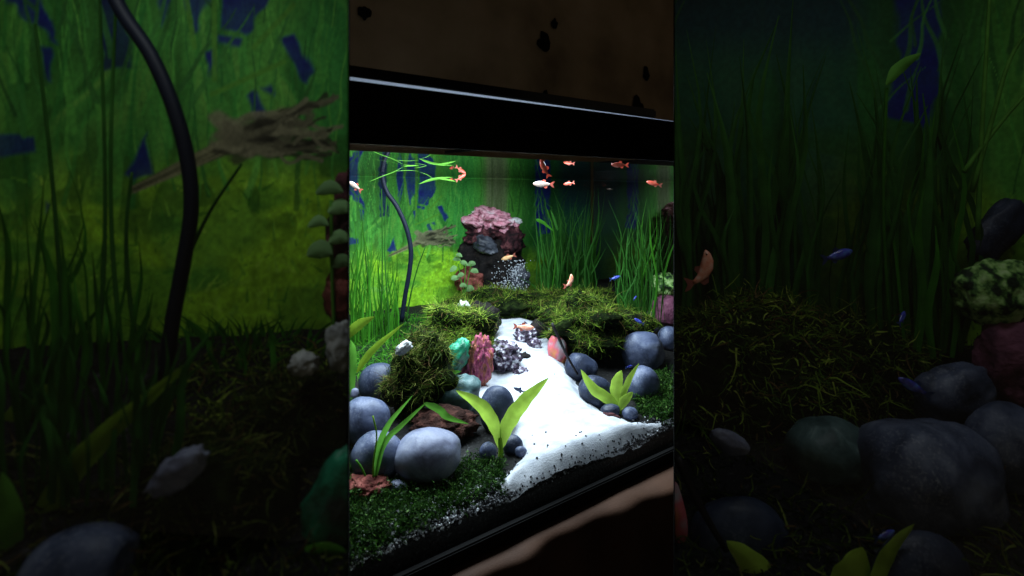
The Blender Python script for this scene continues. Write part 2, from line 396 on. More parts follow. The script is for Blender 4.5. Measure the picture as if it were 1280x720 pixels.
def paint(x, y):
    """the printed underwater picture: broad leaves, blue gaps, mossy slope, driftwood"""
    x = np.where(x > 741, 2*741-x, x)  # past the corner the end-glass reflection is painted as a folded copy
    y = np.where(y < AX, 2*AX-y, y)
    C = np.zeros(x.shape+(3,))
    def lay(mask, c, k=None):
        mm = mask[..., None]
        C[:] = C*(1-mm)+np.asarray(c)*mm
    # leafy green with streaks
    st = vn(x*.22+vn(x*.03, y*.03)*8, y*.025)
    tone = (.35+.9*st)*(.8+.4*vn(x*.06, y*.05))
    C[:] = np.stack([.075*tone+.06*ss(.6, 1, st), .32*tone, .045*tone], -1)
    # left/upper fresh green broad leaf bands
    band = ss(.5, .8, vn((x+y*.35)*.055, y*.012+5))
    lay(band*.6*(x < 660), (.11, .40, .05))
    lay(ss(545, 570, x)*(1-ss(590, 606, x))*(1-ss(300, 320, y))*.6, (.04, .33, .06))
    # right: lamp falloff painted as darker tones, tall dark leaves
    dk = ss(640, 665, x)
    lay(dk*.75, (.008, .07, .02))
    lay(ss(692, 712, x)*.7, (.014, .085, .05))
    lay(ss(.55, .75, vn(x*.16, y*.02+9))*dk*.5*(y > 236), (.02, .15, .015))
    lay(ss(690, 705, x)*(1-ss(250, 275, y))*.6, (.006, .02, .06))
    # lime mossy slope, lower left and middle
    edge = 318-10*np.sin((x-440)/38)+14*(vn(x*.05, x*0+3)-.5)-8*ss(520, 560, x)
    lime = ss(-8, 14, y-edge)*(1-ss(700, 735, x))
    sp = vn(x*.5, y*.5)*.5+vn(x*.22, y*.3)*.5
    lt = (.5+.9*sp)
    limec = np.stack([.33*lt, .66*lt, .03*lt], -1)
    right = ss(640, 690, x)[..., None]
    limec = limec*(1-.75*right)  # slope painted darker to the right for the lamp falloff
    mm = (lime*(.55+.45*ss(.3, .6, vn(x*.045, y*.06+2))))[..., None]
    C[:] = C*(1-mm)+limec*mm
    lay(ss(.55, .75, vn(x*.05+3, y*.09))*lime*.5*(x < 640), (.03, .25, .03))
    # dark leaves above the slope
    lay(ss(.62, .72, vn(x*.14, y*.09+7))*ss(290, 300, y)*(1-ss(330, 345, y))*.55, (.02, .10, .01))
    # blades and moss tufts of the print
    RR = np.random.default_rng(11)
    def stroke(a, b, wd, c, k=.8):
        m_ = (x > min(a[0], b[0])-4) & (x < max(a[0], b[0])+4) & (y > min(a[1], b[1])-4) & (y < max(a[1], b[1])+4)
        if not m_.any(): return
        xx, yy = x[m_], y[m_]
        d, t_ = seg_d(xx+2.5*(vn(xx*.08, yy*.08)-.5), yy, a, b)
        q = ((1-ss(wd*.5, wd*1.2, d/(1.05-t_*.9)))*k)[..., None]
        C[m_] = C[m_]*(1-q)+np.asarray(c)*q
    for q in range(190):
        x0 = 432+RR.random()*215; y0 = 240+RR.random()*90; l = 25+RR.random()*65; dx = RR.normal()*10
        v_ = RR.random()
        stroke((x0, y0), (x0+dx, y0-l), .5+1.6*RR.random()**2, (.02+.16*v_**2, .10+.45*v_, .02+.05*v_), .35+.5*RR.random())
    for q in range(900):
        x0 = 430+RR.random()*270; y0 = 305+RR.random()*125; l = 2+RR.random()*7; an = RR.normal()*.8
        v_ = RR.random(); sh = 1-.6*(x0 > 640)  # sh: painted falloff on the right
        if y0 < 318+6*math.sin(x0*.08): continue
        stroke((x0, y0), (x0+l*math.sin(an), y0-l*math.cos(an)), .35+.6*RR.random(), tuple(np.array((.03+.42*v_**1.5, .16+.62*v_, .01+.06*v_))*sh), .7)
    # blue gaps
    wx, wy = x+3*(vn(x*.2, y*.2)-.5), y+3*(vn(x*.2+9, y*.2)-.5)
    for P, c in POLY_B:
        dd = np.full(x.shape, 1e9)
        for q in range(len(P)): dd = np.minimum(dd, seg_d(wx, wy, P[q], P[(q+1) % len(P)])[0])
        m_ = ss(-1.0, 1.3, np.where(in_poly(P, wx, wy), dd, -dd))*(.75+.25*vn(x*.12, y*.12))
        lay(m_, np.asarray(c)*1.0)
    for q in range(46):                       # leaves crossing the blue gaps
        x0 = (640+RR.random()*60) if q < 22 else (436+RR.random()*120); y0 = 245+RR.random()*60; l = 18+RR.random()*38
        v_ = RR.random()
        stroke((x0, y0), (x0+RR.normal()*12, y0-l), .5+1.3*RR.random(), (.02+.05*v_, .09+.22*v_, .02+.03*v_), .8)
    # pale leaf veins through the blue
    for a, b in (((512, 262), (505, 219)), ((520, 222), (520, 275)), ((536, 262), (552, 245)), ((519, 281), (548, 268))):
        d, _ = seg_d(x, y, a, b); lay((1-ss(.6, 1.5, d))*.8, (.10, .30, .03))
    # tree trunk band behind the pillar
    tk = ss(600, 612, x)*(1-ss(628, 640, x))*(1-ss(262, 285, y))
    tw = vn(x*.6, y*.03)
    C[:] = C*(1-tk[..., None]*.85)+np.stack([.10+.14*tw, .12+.15*tw, .05+.09*tw], -1)*tk[..., None]*.85
    # driftwood log with splayed root
    d, t_ = seg_d(x, y, (484, 321), (548, 291)); wv = vn((x*.9+y*.5)*.14, (y+x*.47)*1.1)
    k = (1-ss(.8, 1.3, d/(1.3+3.2*t_)))*ss(0, .06, t_)
    C[:] = C*(1-k[..., None])+np.stack([.05+.26*wv, .055+.24*wv, .025+.12*wv], -1)*k[..., None]
    RR = np.random.default_rng(3)
    for q in range(26):
        a = (518+RR.random()*30, 306-RR.random()*14); e = RR.random()
        b = (552+RR.random()*20, 278+e*34)
        d, t_ = seg_d(x+6*(vn(x*.14, y*.14+q)-.5), y+6*(vn(x*.14+q, y*.14)-.5), a, b)
        v_ = RR.random()**1.1
        lay((1-ss(.6, 1.9, d*(.55+.9*t_)))*.85, (.012+.27*v_, .012+.25*v_, .008+.14*v_))
    # fine grain of the print
    C *= (.8+.4*vn(x*.9, y*.9))[..., None]
    return np.clip(C, 0, 1)
def mat_print(name):
    m, t, N, L = nt(name); b = N['Principled BSDF']
    a = N.new('ShaderNodeVertexColor'); a.layer_name = 'print'
    L.new(a.outputs['Color'], b.inputs['Base Color']); b.inputs['Roughness'].default_value = .6
    b.inputs['Specular IOR Level'].default_value = .1
    return m
M['print'] = mat_print('printed_sheet')
def printed(name, o, ux, uz, nx, nz, pxmap, label):
    o, ux, uz = Vector(o), Vector(ux), Vector(uz)
    V = [o+ux*(i/nx)+uz*(j/nz) for j in range(nz+1) for i in range(nx+1)]
    Fs = [(j*(nx+1)+i, j*(nx+1)+i+1, (j+1)*(nx+1)+i+1, (j+1)*(nx+1)+i) for j in range(nz) for i in range(nx)]
    ob = mesh_obj(name, V, Fs, M['print'])
    P = np.array([proj(v)[:2] for v in V]); x, y = pxmap(P[:, 0], P[:, 1])
    C = paint(x, y)
    at = ob.data.color_attributes.new('print', 'FLOAT_COLOR', 'POINT')
    at.data.foreach_set('color', np.concatenate([C, np.ones((len(C), 1))], 1).astype(np.float32).ravel())
    tag(ob, label, 'poster'); return ob
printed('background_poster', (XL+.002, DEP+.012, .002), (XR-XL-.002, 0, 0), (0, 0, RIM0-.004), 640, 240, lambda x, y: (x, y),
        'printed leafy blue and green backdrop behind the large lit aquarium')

# water surface -------------------------------------------------------------------------
wt = sheet('water', (XL+.001, .0095, WATER), (XR-XL-.002, 0, 0), (0, DEP-.011, 0), 2, 2, M['water'])

# ground: soil, sand --------------------------------------------------------------------
gx, gy = 150, 140
V, Fs = [], []
for j in range(gy+1):
    for i in range(gx+1):
        x = XL+.002+(XR-XL-.004)*i/gx; y = .0095+(DEP-.012)*j/gy
        V.append(Vector((x, y, gz(x, y)-.002+.003*noise.noise((x*40, y*40, 0)))))
for j in range(gy):
    for i in range(gx):
        a = j*(gx+1)+i; Fs.append((a, a+1, a+gx+2, a+gx+1))
b0 = len(V)
for i in range(gx+1):
    x = XL+.002+(XR-XL-.004)*i/gx; V.append(Vector((x, .0095, .002)))
for i in range(gx): Fs.append((b0+i, b0+i+1, i+1, i))
soil = mesh_obj('soil', V, Fs, M['soil']); tag(soil, kind='structure')

SANDP = [(622,396),(652,392),(676,402),(692,416),(700,446),(716,470),(726,492),(748,512),(790,528),(824,528),(905,490),(905,500),(842,530),(800,553),(752,580),(700,606),(662,622),(632,626),(618,614),(628,600),(652,572),(640,545),(600,500),(585,500),(600,450),(612,420)]
def poly_sd(P, x, y):
    P = np.asarray(P, float); d = 1e9
    for i in range(len(P)):
        dd, _ = seg_d(x, y, P[i], P[(i+1) % len(P)]); d = np.minimum(d, dd)
    return np.where(in_poly([tuple(p) for p in P], x, y), d, -d)
X, Y = np.meshgrid(np.linspace(.25, 1.35, 300), np.linspace(.0098, .92, 250))
XY = [Vector((a, b, gz(a, b))) for a, b in zip(X.ravel(), Y.ravel())]
PP = np.array([proj(p)[:2] for p in XY])
sd = poly_sd(SANDP, PP[:, 0], PP[:, 1])+3*(vn(PP[:, 0]*.15, PP[:, 1]*.15)-.5)
idx = -np.ones(len(XY), int); V = []
rip = vn(X.ravel()*22, Y.ravel()*22)*.6+vn(X.ravel()*55, Y.ravel()*55)*.3
for k, p in enumerate(XY):
    if sd[k] > -5:
        idx[k] = len(V)
        V.append(p+Vector((0, 0, -.005+.017*sstep(-5, 14, sd[k])+.0015*rip[k]+.02*noise.noise((p.x*7+3, p.y*7, 1.3))*sstep(0, 30, sd[k]))))
ii = idx.reshape(X.shape); Fs = []
for j in range(X.shape[0]-1):
    for i in range(X.shape[1]-1):
        q = (ii[j, i], ii[j, i+1], ii[j+1, i+1], ii[j+1, i])
        if min(q) >= 0: Fs.append(tuple(int(a) for a in q))
sand = mesh_obj('white_sand', V, Fs, M['sand']); tag(sand, kind='structure')
SAND_BVH = BVHTree.FromPolygons(V, Fs)

# gravel grains -------------------------------------------------------------------------
OCT_V = np.array([(1,0,0),(-1,0,0),(0,1,0),(0,-1,0),(0,0,1),(0,0,-1)], float)
OCT_F = [(0,2,4),(2,1,4),(1,3,4),(3,0,4),(2,0,5),(1,2,5),(3,1,5),(0,3,5)]
def grains(name, label, pts, size, mat):
    V, Fs = [], []
    for p in pts:
        s = size*random.uniform(.5, 1.25); r = Matrix.Rotation(random.random()*6.28, 3, Vector((random.gauss(0, 1), random.gauss(0, 1), random.gauss(0, 1)+.01)).normalized())
        b = len(V)
        for v in OCT_V: V.append(Vector(p)+r @ Vector(v*s*np.array([1, random.uniform(.6, 1), random.uniform(.5, 1)])))
        Fs += [tuple(b+i for i in f) for f in OCT_F]
    o = mesh_obj(name, V, Fs, mat, None, False); tag(o, label, 'gravel', kind='stuff'); return o
def front_pts(n, x0, x1, top, bot, pw):
    out = []
    while len(out) < n:
        px = random.uniform(x0, x1); t = random.random()**pw
        z0 = zdY(px, .012); x = pt(px, 300, z0).x
        if not XL+.03 < x < XR-.03: continue
        g = gz(x, .012)
        y = .0125+.055*(1-t)*random.random()
        out.append((x, y, gz(x, y)+top*random.random()) if random.random() < .75 else (x, .0125, gz(x, .0125)-bot*random.random()))
    return out
grains('gravel', 'pale gravel grains heaped along the front glass', front_pts(1500, 400, 640, .003, .016, 1.0)+front_pts(500, 600, 900, .003, .012, .5), .0023, M['grain_l'])
bl = front_pts(2000, 400, 900, .004, .03, .8)+front_pts(2600, 600, 900, .004, .012, .35)
grains('gravel', 'black gravel grains along the front glass below the white sand', bl, .0025, M['grain_d'])
sp = []
def on_sand(a, b):
    h = SAND_BVH.ray_cast(CAM, ray(a, b).normalized())[0]
    if h: sp.append(tuple(h+Vector((0, 0, .0008))))
for k in range(26): on_sand(random.uniform(640, 800), random.uniform(540, 600))
for a, b in ((701, 575), (707, 558), (749, 544), (702, 570), (656, 595), (684, 559), (720, 545), (693, 468)): on_sand(a, b)
for k in range(170):
    a = random.uniform(622, 845); b = 632-(a-630)*.455-abs(random.gauss(0, 9)); on_sand(a, b)
grains('gravel', 'few dark specks of gravel scattered over the white sand', sp, .0022, M['grain_d'])

# ------------------------------------------------------------------ lamp over the main tank
lamp = empty('aquarium_lamp', (.72, .48, RIM1), 'long LED lamp bar lying across the rim of the large aquarium', 'lamp')
LZ = .64
box('housing', (.22, .16, LZ), (1.02, .54, LZ+.02), M['black'], lamp, .004)
for x in (.23, 1.0):
    box('bracket', (x, -.012, RIM1+.006), (x+.014, DEP+.025, RIM1+.016), M['black'], lamp)
    for y in (.18, .51): box('foot', (x+.002, y, RIM1+.0165), (x+.012, y+.01, LZ-.0005), M['black'], lamp)
def area(name, loc, sx, sy, watt, col, parent, rot=(0, 0, 0)):
    d = bpy.data.lights.new(name, 'AREA'); d.shape = 'RECTANGLE'; d.size = sx; d.size_y = sy; d.energy = watt; d.color = col
    o = bpy.data.objects.new(name, d); COL.objects.link(o); o.rotation_euler = rot
    o.parent = parent; o.location = Vector(loc)-world_loc(parent); return o
area('led_panel', (.62, .35, LZ-.004), .76, .34, LAMP_W, (.80, .90, 1.0), lamp)

# ------------------------------------------------------------------ builders for what is in the tanks
_ICO = {}
def ico(sub):
    if sub not in _ICO:
        bm = bmesh.new(); bmesh.ops.create_icosphere(bm, subdivisions=sub, radius=1)
        bm.verts.ensure_lookup_table()
        _ICO[sub] = ([v.co.copy() for v in bm.verts], [[v.index for v in f.verts] for f in bm.faces]); bm.free()
    return _ICO[sub]
SEED = [0]; KS = [1.0]
def rock(name, label, cx, cy, rx, ry, mat, base=None, zd=None, rd=None, rough=.06, freq=1.2, tilt=0, sub=4, cat='stone',
         group=None, parent=None, power=2.0, octv=3, cut=None, ridge=0):
    """stone fitted to a pixel ellipse; its distance comes from the ground under it"""
    SEED[0] += 1
    if zd is None: zd = zdG(cx, base if base else cy+ry*.72)
    k = zd/FPX; c = pt(cx, cy, zd)
    a, b = rx*k, ry*k; d = rd*k if rd else a*.85
    off = Vector((SEED[0]*13.7, SEED[0]*5.1, SEED[0]*2.9))
    vs, fs = ico(sub); V = []
    ct, st = math.cos(math.radians(tilt)), math.sin(math.radians(tilt))
    for v in vs:
        u = v.copy()
        n_ = fbm(u*freq+off, octv)
        if ridge: n_ += ridge*(abs(noise.noise(u*freq*1.7+off))*2-.6)
        if power != 2: 
            l = (abs(u.x)**power+abs(u.y)**power+abs(u.z)**power)**(1/power); u = u/l
        u = u*(1+rough*n_)
        if cut and u.x > cut: u.x = cut+(u.x-cut)*.06
        x, z = u.x*a, u.z*b
        V.append(c+RT*(x*ct-z*st)+UP*(x*st+z*ct)+FW*(u.y*d))
    o = mesh_obj(name, V, fs, mat, parent)
    if parent is None: tag(o, label, cat, group)
    return o
def strands(name, label, pts, nrm, Ln, wd, mat, cat='moss', leafy=False, droop=.5, parent=None):
    V, Fs = [], []; Ln *= KS[0]; wd *= KS[0]
    for p, n_ in zip(pts, nrm):
        d = (n_*.45+Vector((random.gauss(0, .85), random.gauss(0, .85), random.gauss(.05, .6)))).normalized()
        l = Ln*(.35+random.random()**2.2*1.7)*(1 if leafy else .55+1.1*abs(noise.noise(Vector(p)*30)))*(1.0 if not leafy else .8); q = Vector(p)
        s = d.cross(Vector((random.gauss(0, 1), random.gauss(0, 1), random.gauss(0, 1)))).normalized()
        curl = Vector((random.gauss(0, 1.3), random.gauss(0, 1.3), random.gauss(-droop, .9)))
        b = len(V); ns = 4
        P = []
        for i in range(ns+1):
            t = i/ns; ww = wd*(1-.75*t)*(1 if not leafy else .4)
            V += [q-s*ww, q+s*ww]; P.append((q.copy(), d.copy()))
            d = (d+curl*.22+Vector((random.gauss(0, .3), random.gauss(0, .3), random.gauss(0, .3)))).normalized(); q = q+d*(l/ns)
        for i in range(ns): Fs.append((b+2*i, b+2*i+1, b+2*i+3, b+2*i+2))
        if leafy:
            for q, d in P[1:]:
                for sg in (-1, 1):
                    e = (s*sg+d*.5+Vector((random.gauss(0, .4), random.gauss(0, .4), random.gauss(.1, .4)))).normalized()
                    f = e.cross(d).normalized() if e.cross(d).length > .01 else s
                    L2 = Ln*.42*random.uniform(.6, 1.2); b = len(V)
                    V += [q, q+e*L2*.5+d.cross(e)*L2*.22, q+e*L2, q+e*L2*.5-d.cross(e)*L2*.22]; Fs.append((b, b+1, b+2, b+3))
    o = mesh_obj(name, V, Fs, mat, parent)
    if parent is None: tag(o, label, cat)
    o['kind'] = 'stuff'
    return o
def surf_pts(objs, n, upmin=-.15, mask=.0, mscale=25, clip=None):
    T = []
    for o in objs:
        l = world_loc(o); me = o.data
        for p in me.polygons:
            if p.normal.z > upmin:
                vs = [l+me.vertices[i].co for i in p.vertices]
                T.append((vs, p.area, p.normal.copy()))
    ws = [t[1]*(.15+max(0, t[2].z+.3)) for t in T]
    P, Nn = [], []
    tries = 0
    while len(P) < n and tries < n*6:
        for vs, a, nn in random.choices(T, ws, k=min(2000, n*2)):
            tries += 1
            r, s = random.random(), random.random()
            if r+s > 1: r, s = 1-r, 1-s
            p = vs[0]+(vs[1]-vs[0])*r+(vs[2]-vs[0])*s
            if mask and noise.noise(p*mscale) < mask-.5: continue
            if clip and not clip(p): continue
            P.append(p-nn*.001); Nn.append(nn)
            if len(P) >= n: break
    return P, Nn
def moss_on(name, label, objs, n, Ln, wd, mat, upmin=-.15, mask=.0, leafy=False, cat='moss', clip=None, droop=.5):
    P, Nn = surf_pts(objs, n, upmin, mask, 25, clip)
    return strands(name, label, P, Nn, Ln, wd, mat, cat, leafy, droop)
def moss_poly(name, label, poly, n, Ln, wd, mat, leafy=True, cat='carpet plant', lift=.006, gfun=None):
    xs = [p[0] for p in poly]; ys = [p[1] for p in poly]; P, Nn = [], []
    while len(P) < n:
        a, b = random.uniform(min(xs), max(xs)), random.uniform(min(ys), max(ys))
        if in_poly(poly, np.array([a]), np.array([b]))[0]:
            p = (gfun or Gp)(a, b); p = p+Vector((0, 0, random.random()*lift))
            if gfun is None and p.y < .016: continue
            P.append(p); Nn.append(UP)
    return strands(name, label, P, Nn, Ln, wd, mat, cat, leafy, .2)
def ribbon(pts3, widths, side, fold=.0):
    V, Fs = [], []
    for i, (p, w_) in enumerate(zip(pts3, widths)):
        t = (pts3[min(i+1, len(pts3)-1)]-pts3[max(i-1, 0)]).normalized()
        s = t.cross(side).normalized() if t.cross(side).length > .02 else RT
        up = side*(-fold*w_)
        V += [p-s*w_+up, p-s*w_*.45+up*.35, p, p+s*w_*.45+up*.35, p+s*w_+up]
    for i in range(len(pts3)-1):
        for k in range(4): a = i*5+k; Fs.append((a, a+1, a+6, a+5))
    return V, Fs
def spline(P, n):
    P = [Vector(p) for p in P]; out = []
    Q = [P[0]*2-P[1]]+P+[P[-1]*2-P[-2]]
    m = len(P)-1
    for i in range(n+1):
        u = i/n*m; k = min(int(u), m-1); t = u-k
        a, b, c, d = Q[k:k+4]
        out.append(.5*((2*b)+(c-a)*t+(2*a-5*b+4*c-d)*t*t+(3*b-a-3*c+d)*t**3))
    return out
def leaf(name, ctrl, wpx, zd, mat, parent, n=14, shape=1.0, yaw=0.0, dz=None):
    """strap or lance leaf along pixel control points; dz shifts depth along its length"""
    dz = dz or [0]*len(ctrl)
    P = spline([pt(x, y, zd+d) for (x, y), d in zip(ctrl, dz)], n)
    W = []
    for i in range(n+1):
        t = i/n; W.append(max(.02, (math.sin(math.pi*min(1, t**shape*.97+.03))**.75))*wpx*.5*zd/FPX)
    side = (-FW*math.cos(yaw)+RT*math.sin(yaw))
    V, Fs = [], []; nc = 13
    ph = random.random()*6
    for i, (p, w_) in enumerate(zip(P, W)):
        t = (P[min(i+1, n)]-P[max(i-1, 0)]).normalized()
        sd_ = t.cross(side).normalized() if t.cross(side).length > .02 else RT
        wave = .10*math.sin(i*.9+ph)
        for k in range(nc):
            f = k/(nc-1)*2-1
            V.append(p+sd_*(w_*f*(1+.05*math.sin(i*1.7+ph+(3 if f > 0 else 0))))-side*(w_*(.32*abs(f)**1.5-.07*(k % 2)*(k not in (0, nc-1))+wave*f)))
    for i in range(n):
        for k in range(nc-1): a = i*nc+k; Fs.append((a, a+1, a+nc+1, a+nc))
    return mesh_obj(name, V, Fs, mat, parent)
def tube(name, P, r, mat, parent=None, seg=10, taper=1.0):
    V, Fs = [], []; n = len(P)
    for i, p in enumerate(P):
        t = (P[min(i+1, n-1)]-P[max(i-1, 0)]).normalized()
        a = t.orthogonal().normalized() if abs(t.z) < .9 else t.cross(RT).normalized(); b = t.cross(a)
        rr = r*(1+(taper-1)*i/(n-1))
        for k in range(seg):
            an = 2*math.pi*k/seg; V.append(p+a*math.cos(an)*rr+b*math.sin(an)*rr)
    for i in range(n-1):
        for k in range(seg): Fs.append((i*seg+k, i*seg+(k+1) % seg, (i+1)*seg+(k+1) % seg, (i+1)*seg+k))
    Fs += [tuple(range(seg-1, -1, -1)), tuple((n-1)*seg+k for k in range(seg))]
    return mesh_obj(name, V, Fs, mat, parent)
def tube_px(name, ctrl, rpx, zd, mat, parent=None, n=30, taper=1.0):
    return tube(name, spline([pt(x, y, zd) for x, y in ctrl], n), rpx*zd/FPX, mat, parent, 10, taper)
def grass(name, label, x0, x1, ybase, ytop0, ytop1, n, zd, mat, wpx=3.0, lean=10, group=None, zj=.05, ymax=None, cat='grass plant', floor=None):
    zj *= KS[0]; cx = (x0+x1)/2; root = pt(cx, ybase, zd)
    e = empty(name, root, label, cat, group)
    for i in range(n):
        xb = random.uniform(x0, x1); z_ = zd+random.uniform(-zj, zj)
        yt = random.uniform(ytop0, ytop1); ln = random.gauss((xb-cx)*.2, lean)
        yb = HOR+(ybase-HOR)*zd/z_
        h = yb-yt
        wb = random.gauss(0, h*.035); c = [(xb, yb+3), (xb+ln*.15+wb, yb-h*.35), (xb+ln*.5-wb*.6, yb-h*.7), (xb+ln*1.25+random.gauss(0, h*.05), yt)]
        P = spline([pt(x, y, z_+random.uniform(-.4, .4)*zj*k/3) for k, (x, y) in enumerate(c)], 9)
        wv = wpx*random.uniform(.6, 1.2)*.5*zd/FPX
        W = [wv*(.55+.45*math.sin(math.pi*min(1, t/9+.15)))*(1 if t < 7 else (1-(t-6)/3.6)) for t in range(10)]
        ya = random.uniform(-.9, .9)
        V, Fs = ribbon(P, W, -FW*math.cos(ya)+RT*math.sin(ya), .3)
        mesh_obj('blade', V, Fs, mat, e)
    return e
def fish(name, label, px, py, lpx, ang, mat, zd, yaw=0.0, group=None, bend=0.0, fin=None, deep=1.0, cat='fish'):
    L = lpx*zd/FPX; c = pt(px, py, zd)
    a = math.radians(ang); y_ = math.radians(yaw)
    fx = (RT*math.cos(a)+UP*math.sin(a)); dn = FW
    hx = fx*math.cos(y_)+dn*math.sin(y_); hz = UP*math.cos(a)-RT*math.sin(a)
    if math.cos(a) < 0: hz = -hz
    hy = hx.cross(hz).normalized()
    e = empty(name, c, label, cat, group)
    prof = [(0, .008, .006), (.03, .045, .03), (.1, .085, .055), (.22, .125, .075), (.36, .14, .078), (.5, .12, .064), (.63, .085, .042), (.74, .052, .024), (.8, .045, .016)]
    def ax(t):                                 # bent spine
        s = (t-.4)*L; k = bend
        if abs(k) < 1e-3: return -s, 0
        return -math.sin(s/L*k)*L/k, (1-math.cos(s/L*k))*L/k
    V, Fs = [], []; S = 12
    for t, h, w_ in prof:
        x, z = ax(t); ta = (t-.4)*bend
        nx, nz = math.sin(ta), math.cos(ta)
        for k in range(S):
            an = 2*math.pi*k/S
            zz = math.sin(an)*h*L*deep*(1.08 if math.sin(an) < 0 else .95)
            V.append(c+hx*(x+zz*nx)+hz*(z+zz*nz)+hy*(math.cos(an)*w_*L))
    n_ = len(prof)
    for i in range(n_-1):
        for k in range(S): Fs.append((i*S+k, i*S+(k+1) % S, (i+1)*S+(k+1) % S, (i+1)*S+k))
    Fs += [tuple(range(S-1, -1, -1)), tuple((n_-1)*S+k for k in range(S))]
    mesh_obj('body', V, Fs, mat, e)
    fm = fin or M['fin']
    def flat(nm, P):
        Q = []
        for t, z in P:
            x, z0 = ax(t); ta = (t-.4)*bend
            Q.append(c+hx*(x+z*L*math.sin(ta))+hz*(z0+z*L*math.cos(ta)))
        V = [q+hy*.0003 for q in Q]+[q-hy*.0003 for q in Q]; m_ = len(Q)
        mesh_obj(nm, V, [tuple(range(m_)), tuple(range(2*m_-1, m_-1, -1))]+[(i, m_+i, m_+(i+1) % m_, (i+1) % m_) for i in range(m_)], fm, e, False)
    flat('tail_fin', [(.78, .03), (.9, .12), (1.0, .15), (.93, .02), (.93, -.02), (1.0, -.15), (.9, -.12), (.78, -.03)])
    flat('dorsal_fin', [(.38, .12*deep), (.47, .22), (.58, .19), (.6, .085*deep)])
    flat('anal_fin', [(.48, -.12*deep), (.58, -.2), (.66, -.17), (.68, -.07)])
    for s in (-1, 1):
        x, z = ax(.1); p = c+hx*x+hz*(z+.02*L)+hy*(s*.05*L)
        vs, fs = ico(1); mesh_obj('eye', [p+v*.02*L for v in vs], fs, M['eye'], e)
    return e

# ------------------------------------------------------------------ main tank: hose, grass
hose = tube_px('air_hose', [(502, 402), (506, 372), (512, 338), (513.5, 312), (508, 285), (496, 258), (484, 241), (479, 226), (478, 217)], 2.9, 1.42, M['hose'])
tag(hose, 'black rubber hose rising in an arc from moss in the large lit aquarium', 'hose')
GL = 'tall grass plants in the large lit aquarium'
zg = zdG(465, 425)
grass('grass_plant', 'bright green tall grass clump left of the hose in the large lit aquarium', 438, 462, 434, 262, 385, 38, zg, M['grass'], 2.2, 5, GL)
grass('grass_plant', 'thin sparse grass with two tall upright stalks beside the black hose, large lit aquarium', 464, 498, 430, 300, 400, 34, zg+.03, M['grass'], 2.2, 5, GL)
st_ = empty('grass_plant', pt(480, 432, zg), 'pair of very tall dark stalks reaching the surface, large lit aquarium', 'grass plant', GL)
for c in ([(474, 436), (477, 380), (478, 310), (477, 236)], [(487, 436), (484, 370), (481, 310), (484, 228)], [(470, 436), (462, 370), (456, 310), (452, 262)], [(508, 402), (513, 370), (522, 335), (532, 308)]):
    tube_px('stalk', c, 1.1, zg, M['grass_dark'], st_, 14, .6)
DG = 'dark tall grass near the far corner of the large lit aquarium'
zb = zdY(705, .86)
grass('grass_plant', 'dark grass fan leaning beside the rock pillar in the large lit aquarium', 672, 702, 385, 240, 360, 60, zdY(685, .76), M['grass_dark'], 1.9, 12, DG, .08)
grass('grass_plant', 'dense dark grass before the far corner of the large lit aquarium', 696, 740, 385, 234, 360, 100, zdY(718, .80), M['grass_dark'], 1.9, 8, DG, .08)
grass('grass_plant', 'bright streaked grass in the far corner of the large lit aquarium', 722, 742, 380, 262, 340, 18, zdY(730, .9), M['grass'], 3.0, 6, DG, .05)
grass('grass_plant', 'tall green grass standing beside the mottled lime rock, large lit aquarium', 774, 826, 398, 248, 360, 90, 1.60, M['grass_dark'], 1.8, 7, DG, .08)
grass('grass_plant', 'few long pale blades by the end glass of the large lit aquarium', 800, 832, 396, 238, 300, 8, 1.55, M['grass'], 2.6, 9, DG, .05)
lf = empty('leafy_plant', pt(688, 372, 1.75), 'broad pointed green leaves on thin stems beside the blue gap, large lit aquarium', 'plant')
leaf('leaf', [(670, 274), (680, 279), (693, 290)], 4.5, 1.75, M['grass'], lf, 14, .6)
leaf('leaf', [(697, 288), (692, 272), (688, 262)], 3.2, 1.75, M['grass_dark'], lf, 14, .6)
tube_px('stem', [(688, 374), (694, 330), (692, 290), (684, 262)], .8, 1.75, M['grass'], lf, 12)

# floating leaves at the surface
fl = empty('floating_plant', pt(505, 210, 1.05), 'thin pale leaves floating at the water surface above the hose', 'plant')
zf = 1.02
for c, w_ in (([(466, 199.5), (485, 201.5), (505, 207.5)], 1.6), ([(462, 227), (476, 221), (492, 215), (505, 208)], 2.2), ([(505, 208), (516, 207), (527, 206.5)], 3), ([(492, 214), (510, 213), (524, 214)], 1.2), ([(525, 215), (535, 219), (543, 225)], 1.2), ([(518, 210), (530, 208), (537, 205)], 1)):
    leaf('leaf', c, w_*.45, zf, M['midleaf'], fl, 10)
fl2 = empty('floating_leaf', pt(545, 224, 1.3), 'broad bright green strap leaf floating at the surface beside three red fish', 'plant')
leaf('leaf', [(524, 230), (536, 225.5), (548, 223), (566, 221.5)], 3.2, 1.3, M['midleaf'], fl2, 12)
leaf('leaf', [(548, 223.5), (558, 224.5), (570, 227)], 2, 1.3, M['midleaf'], fl2, 10)

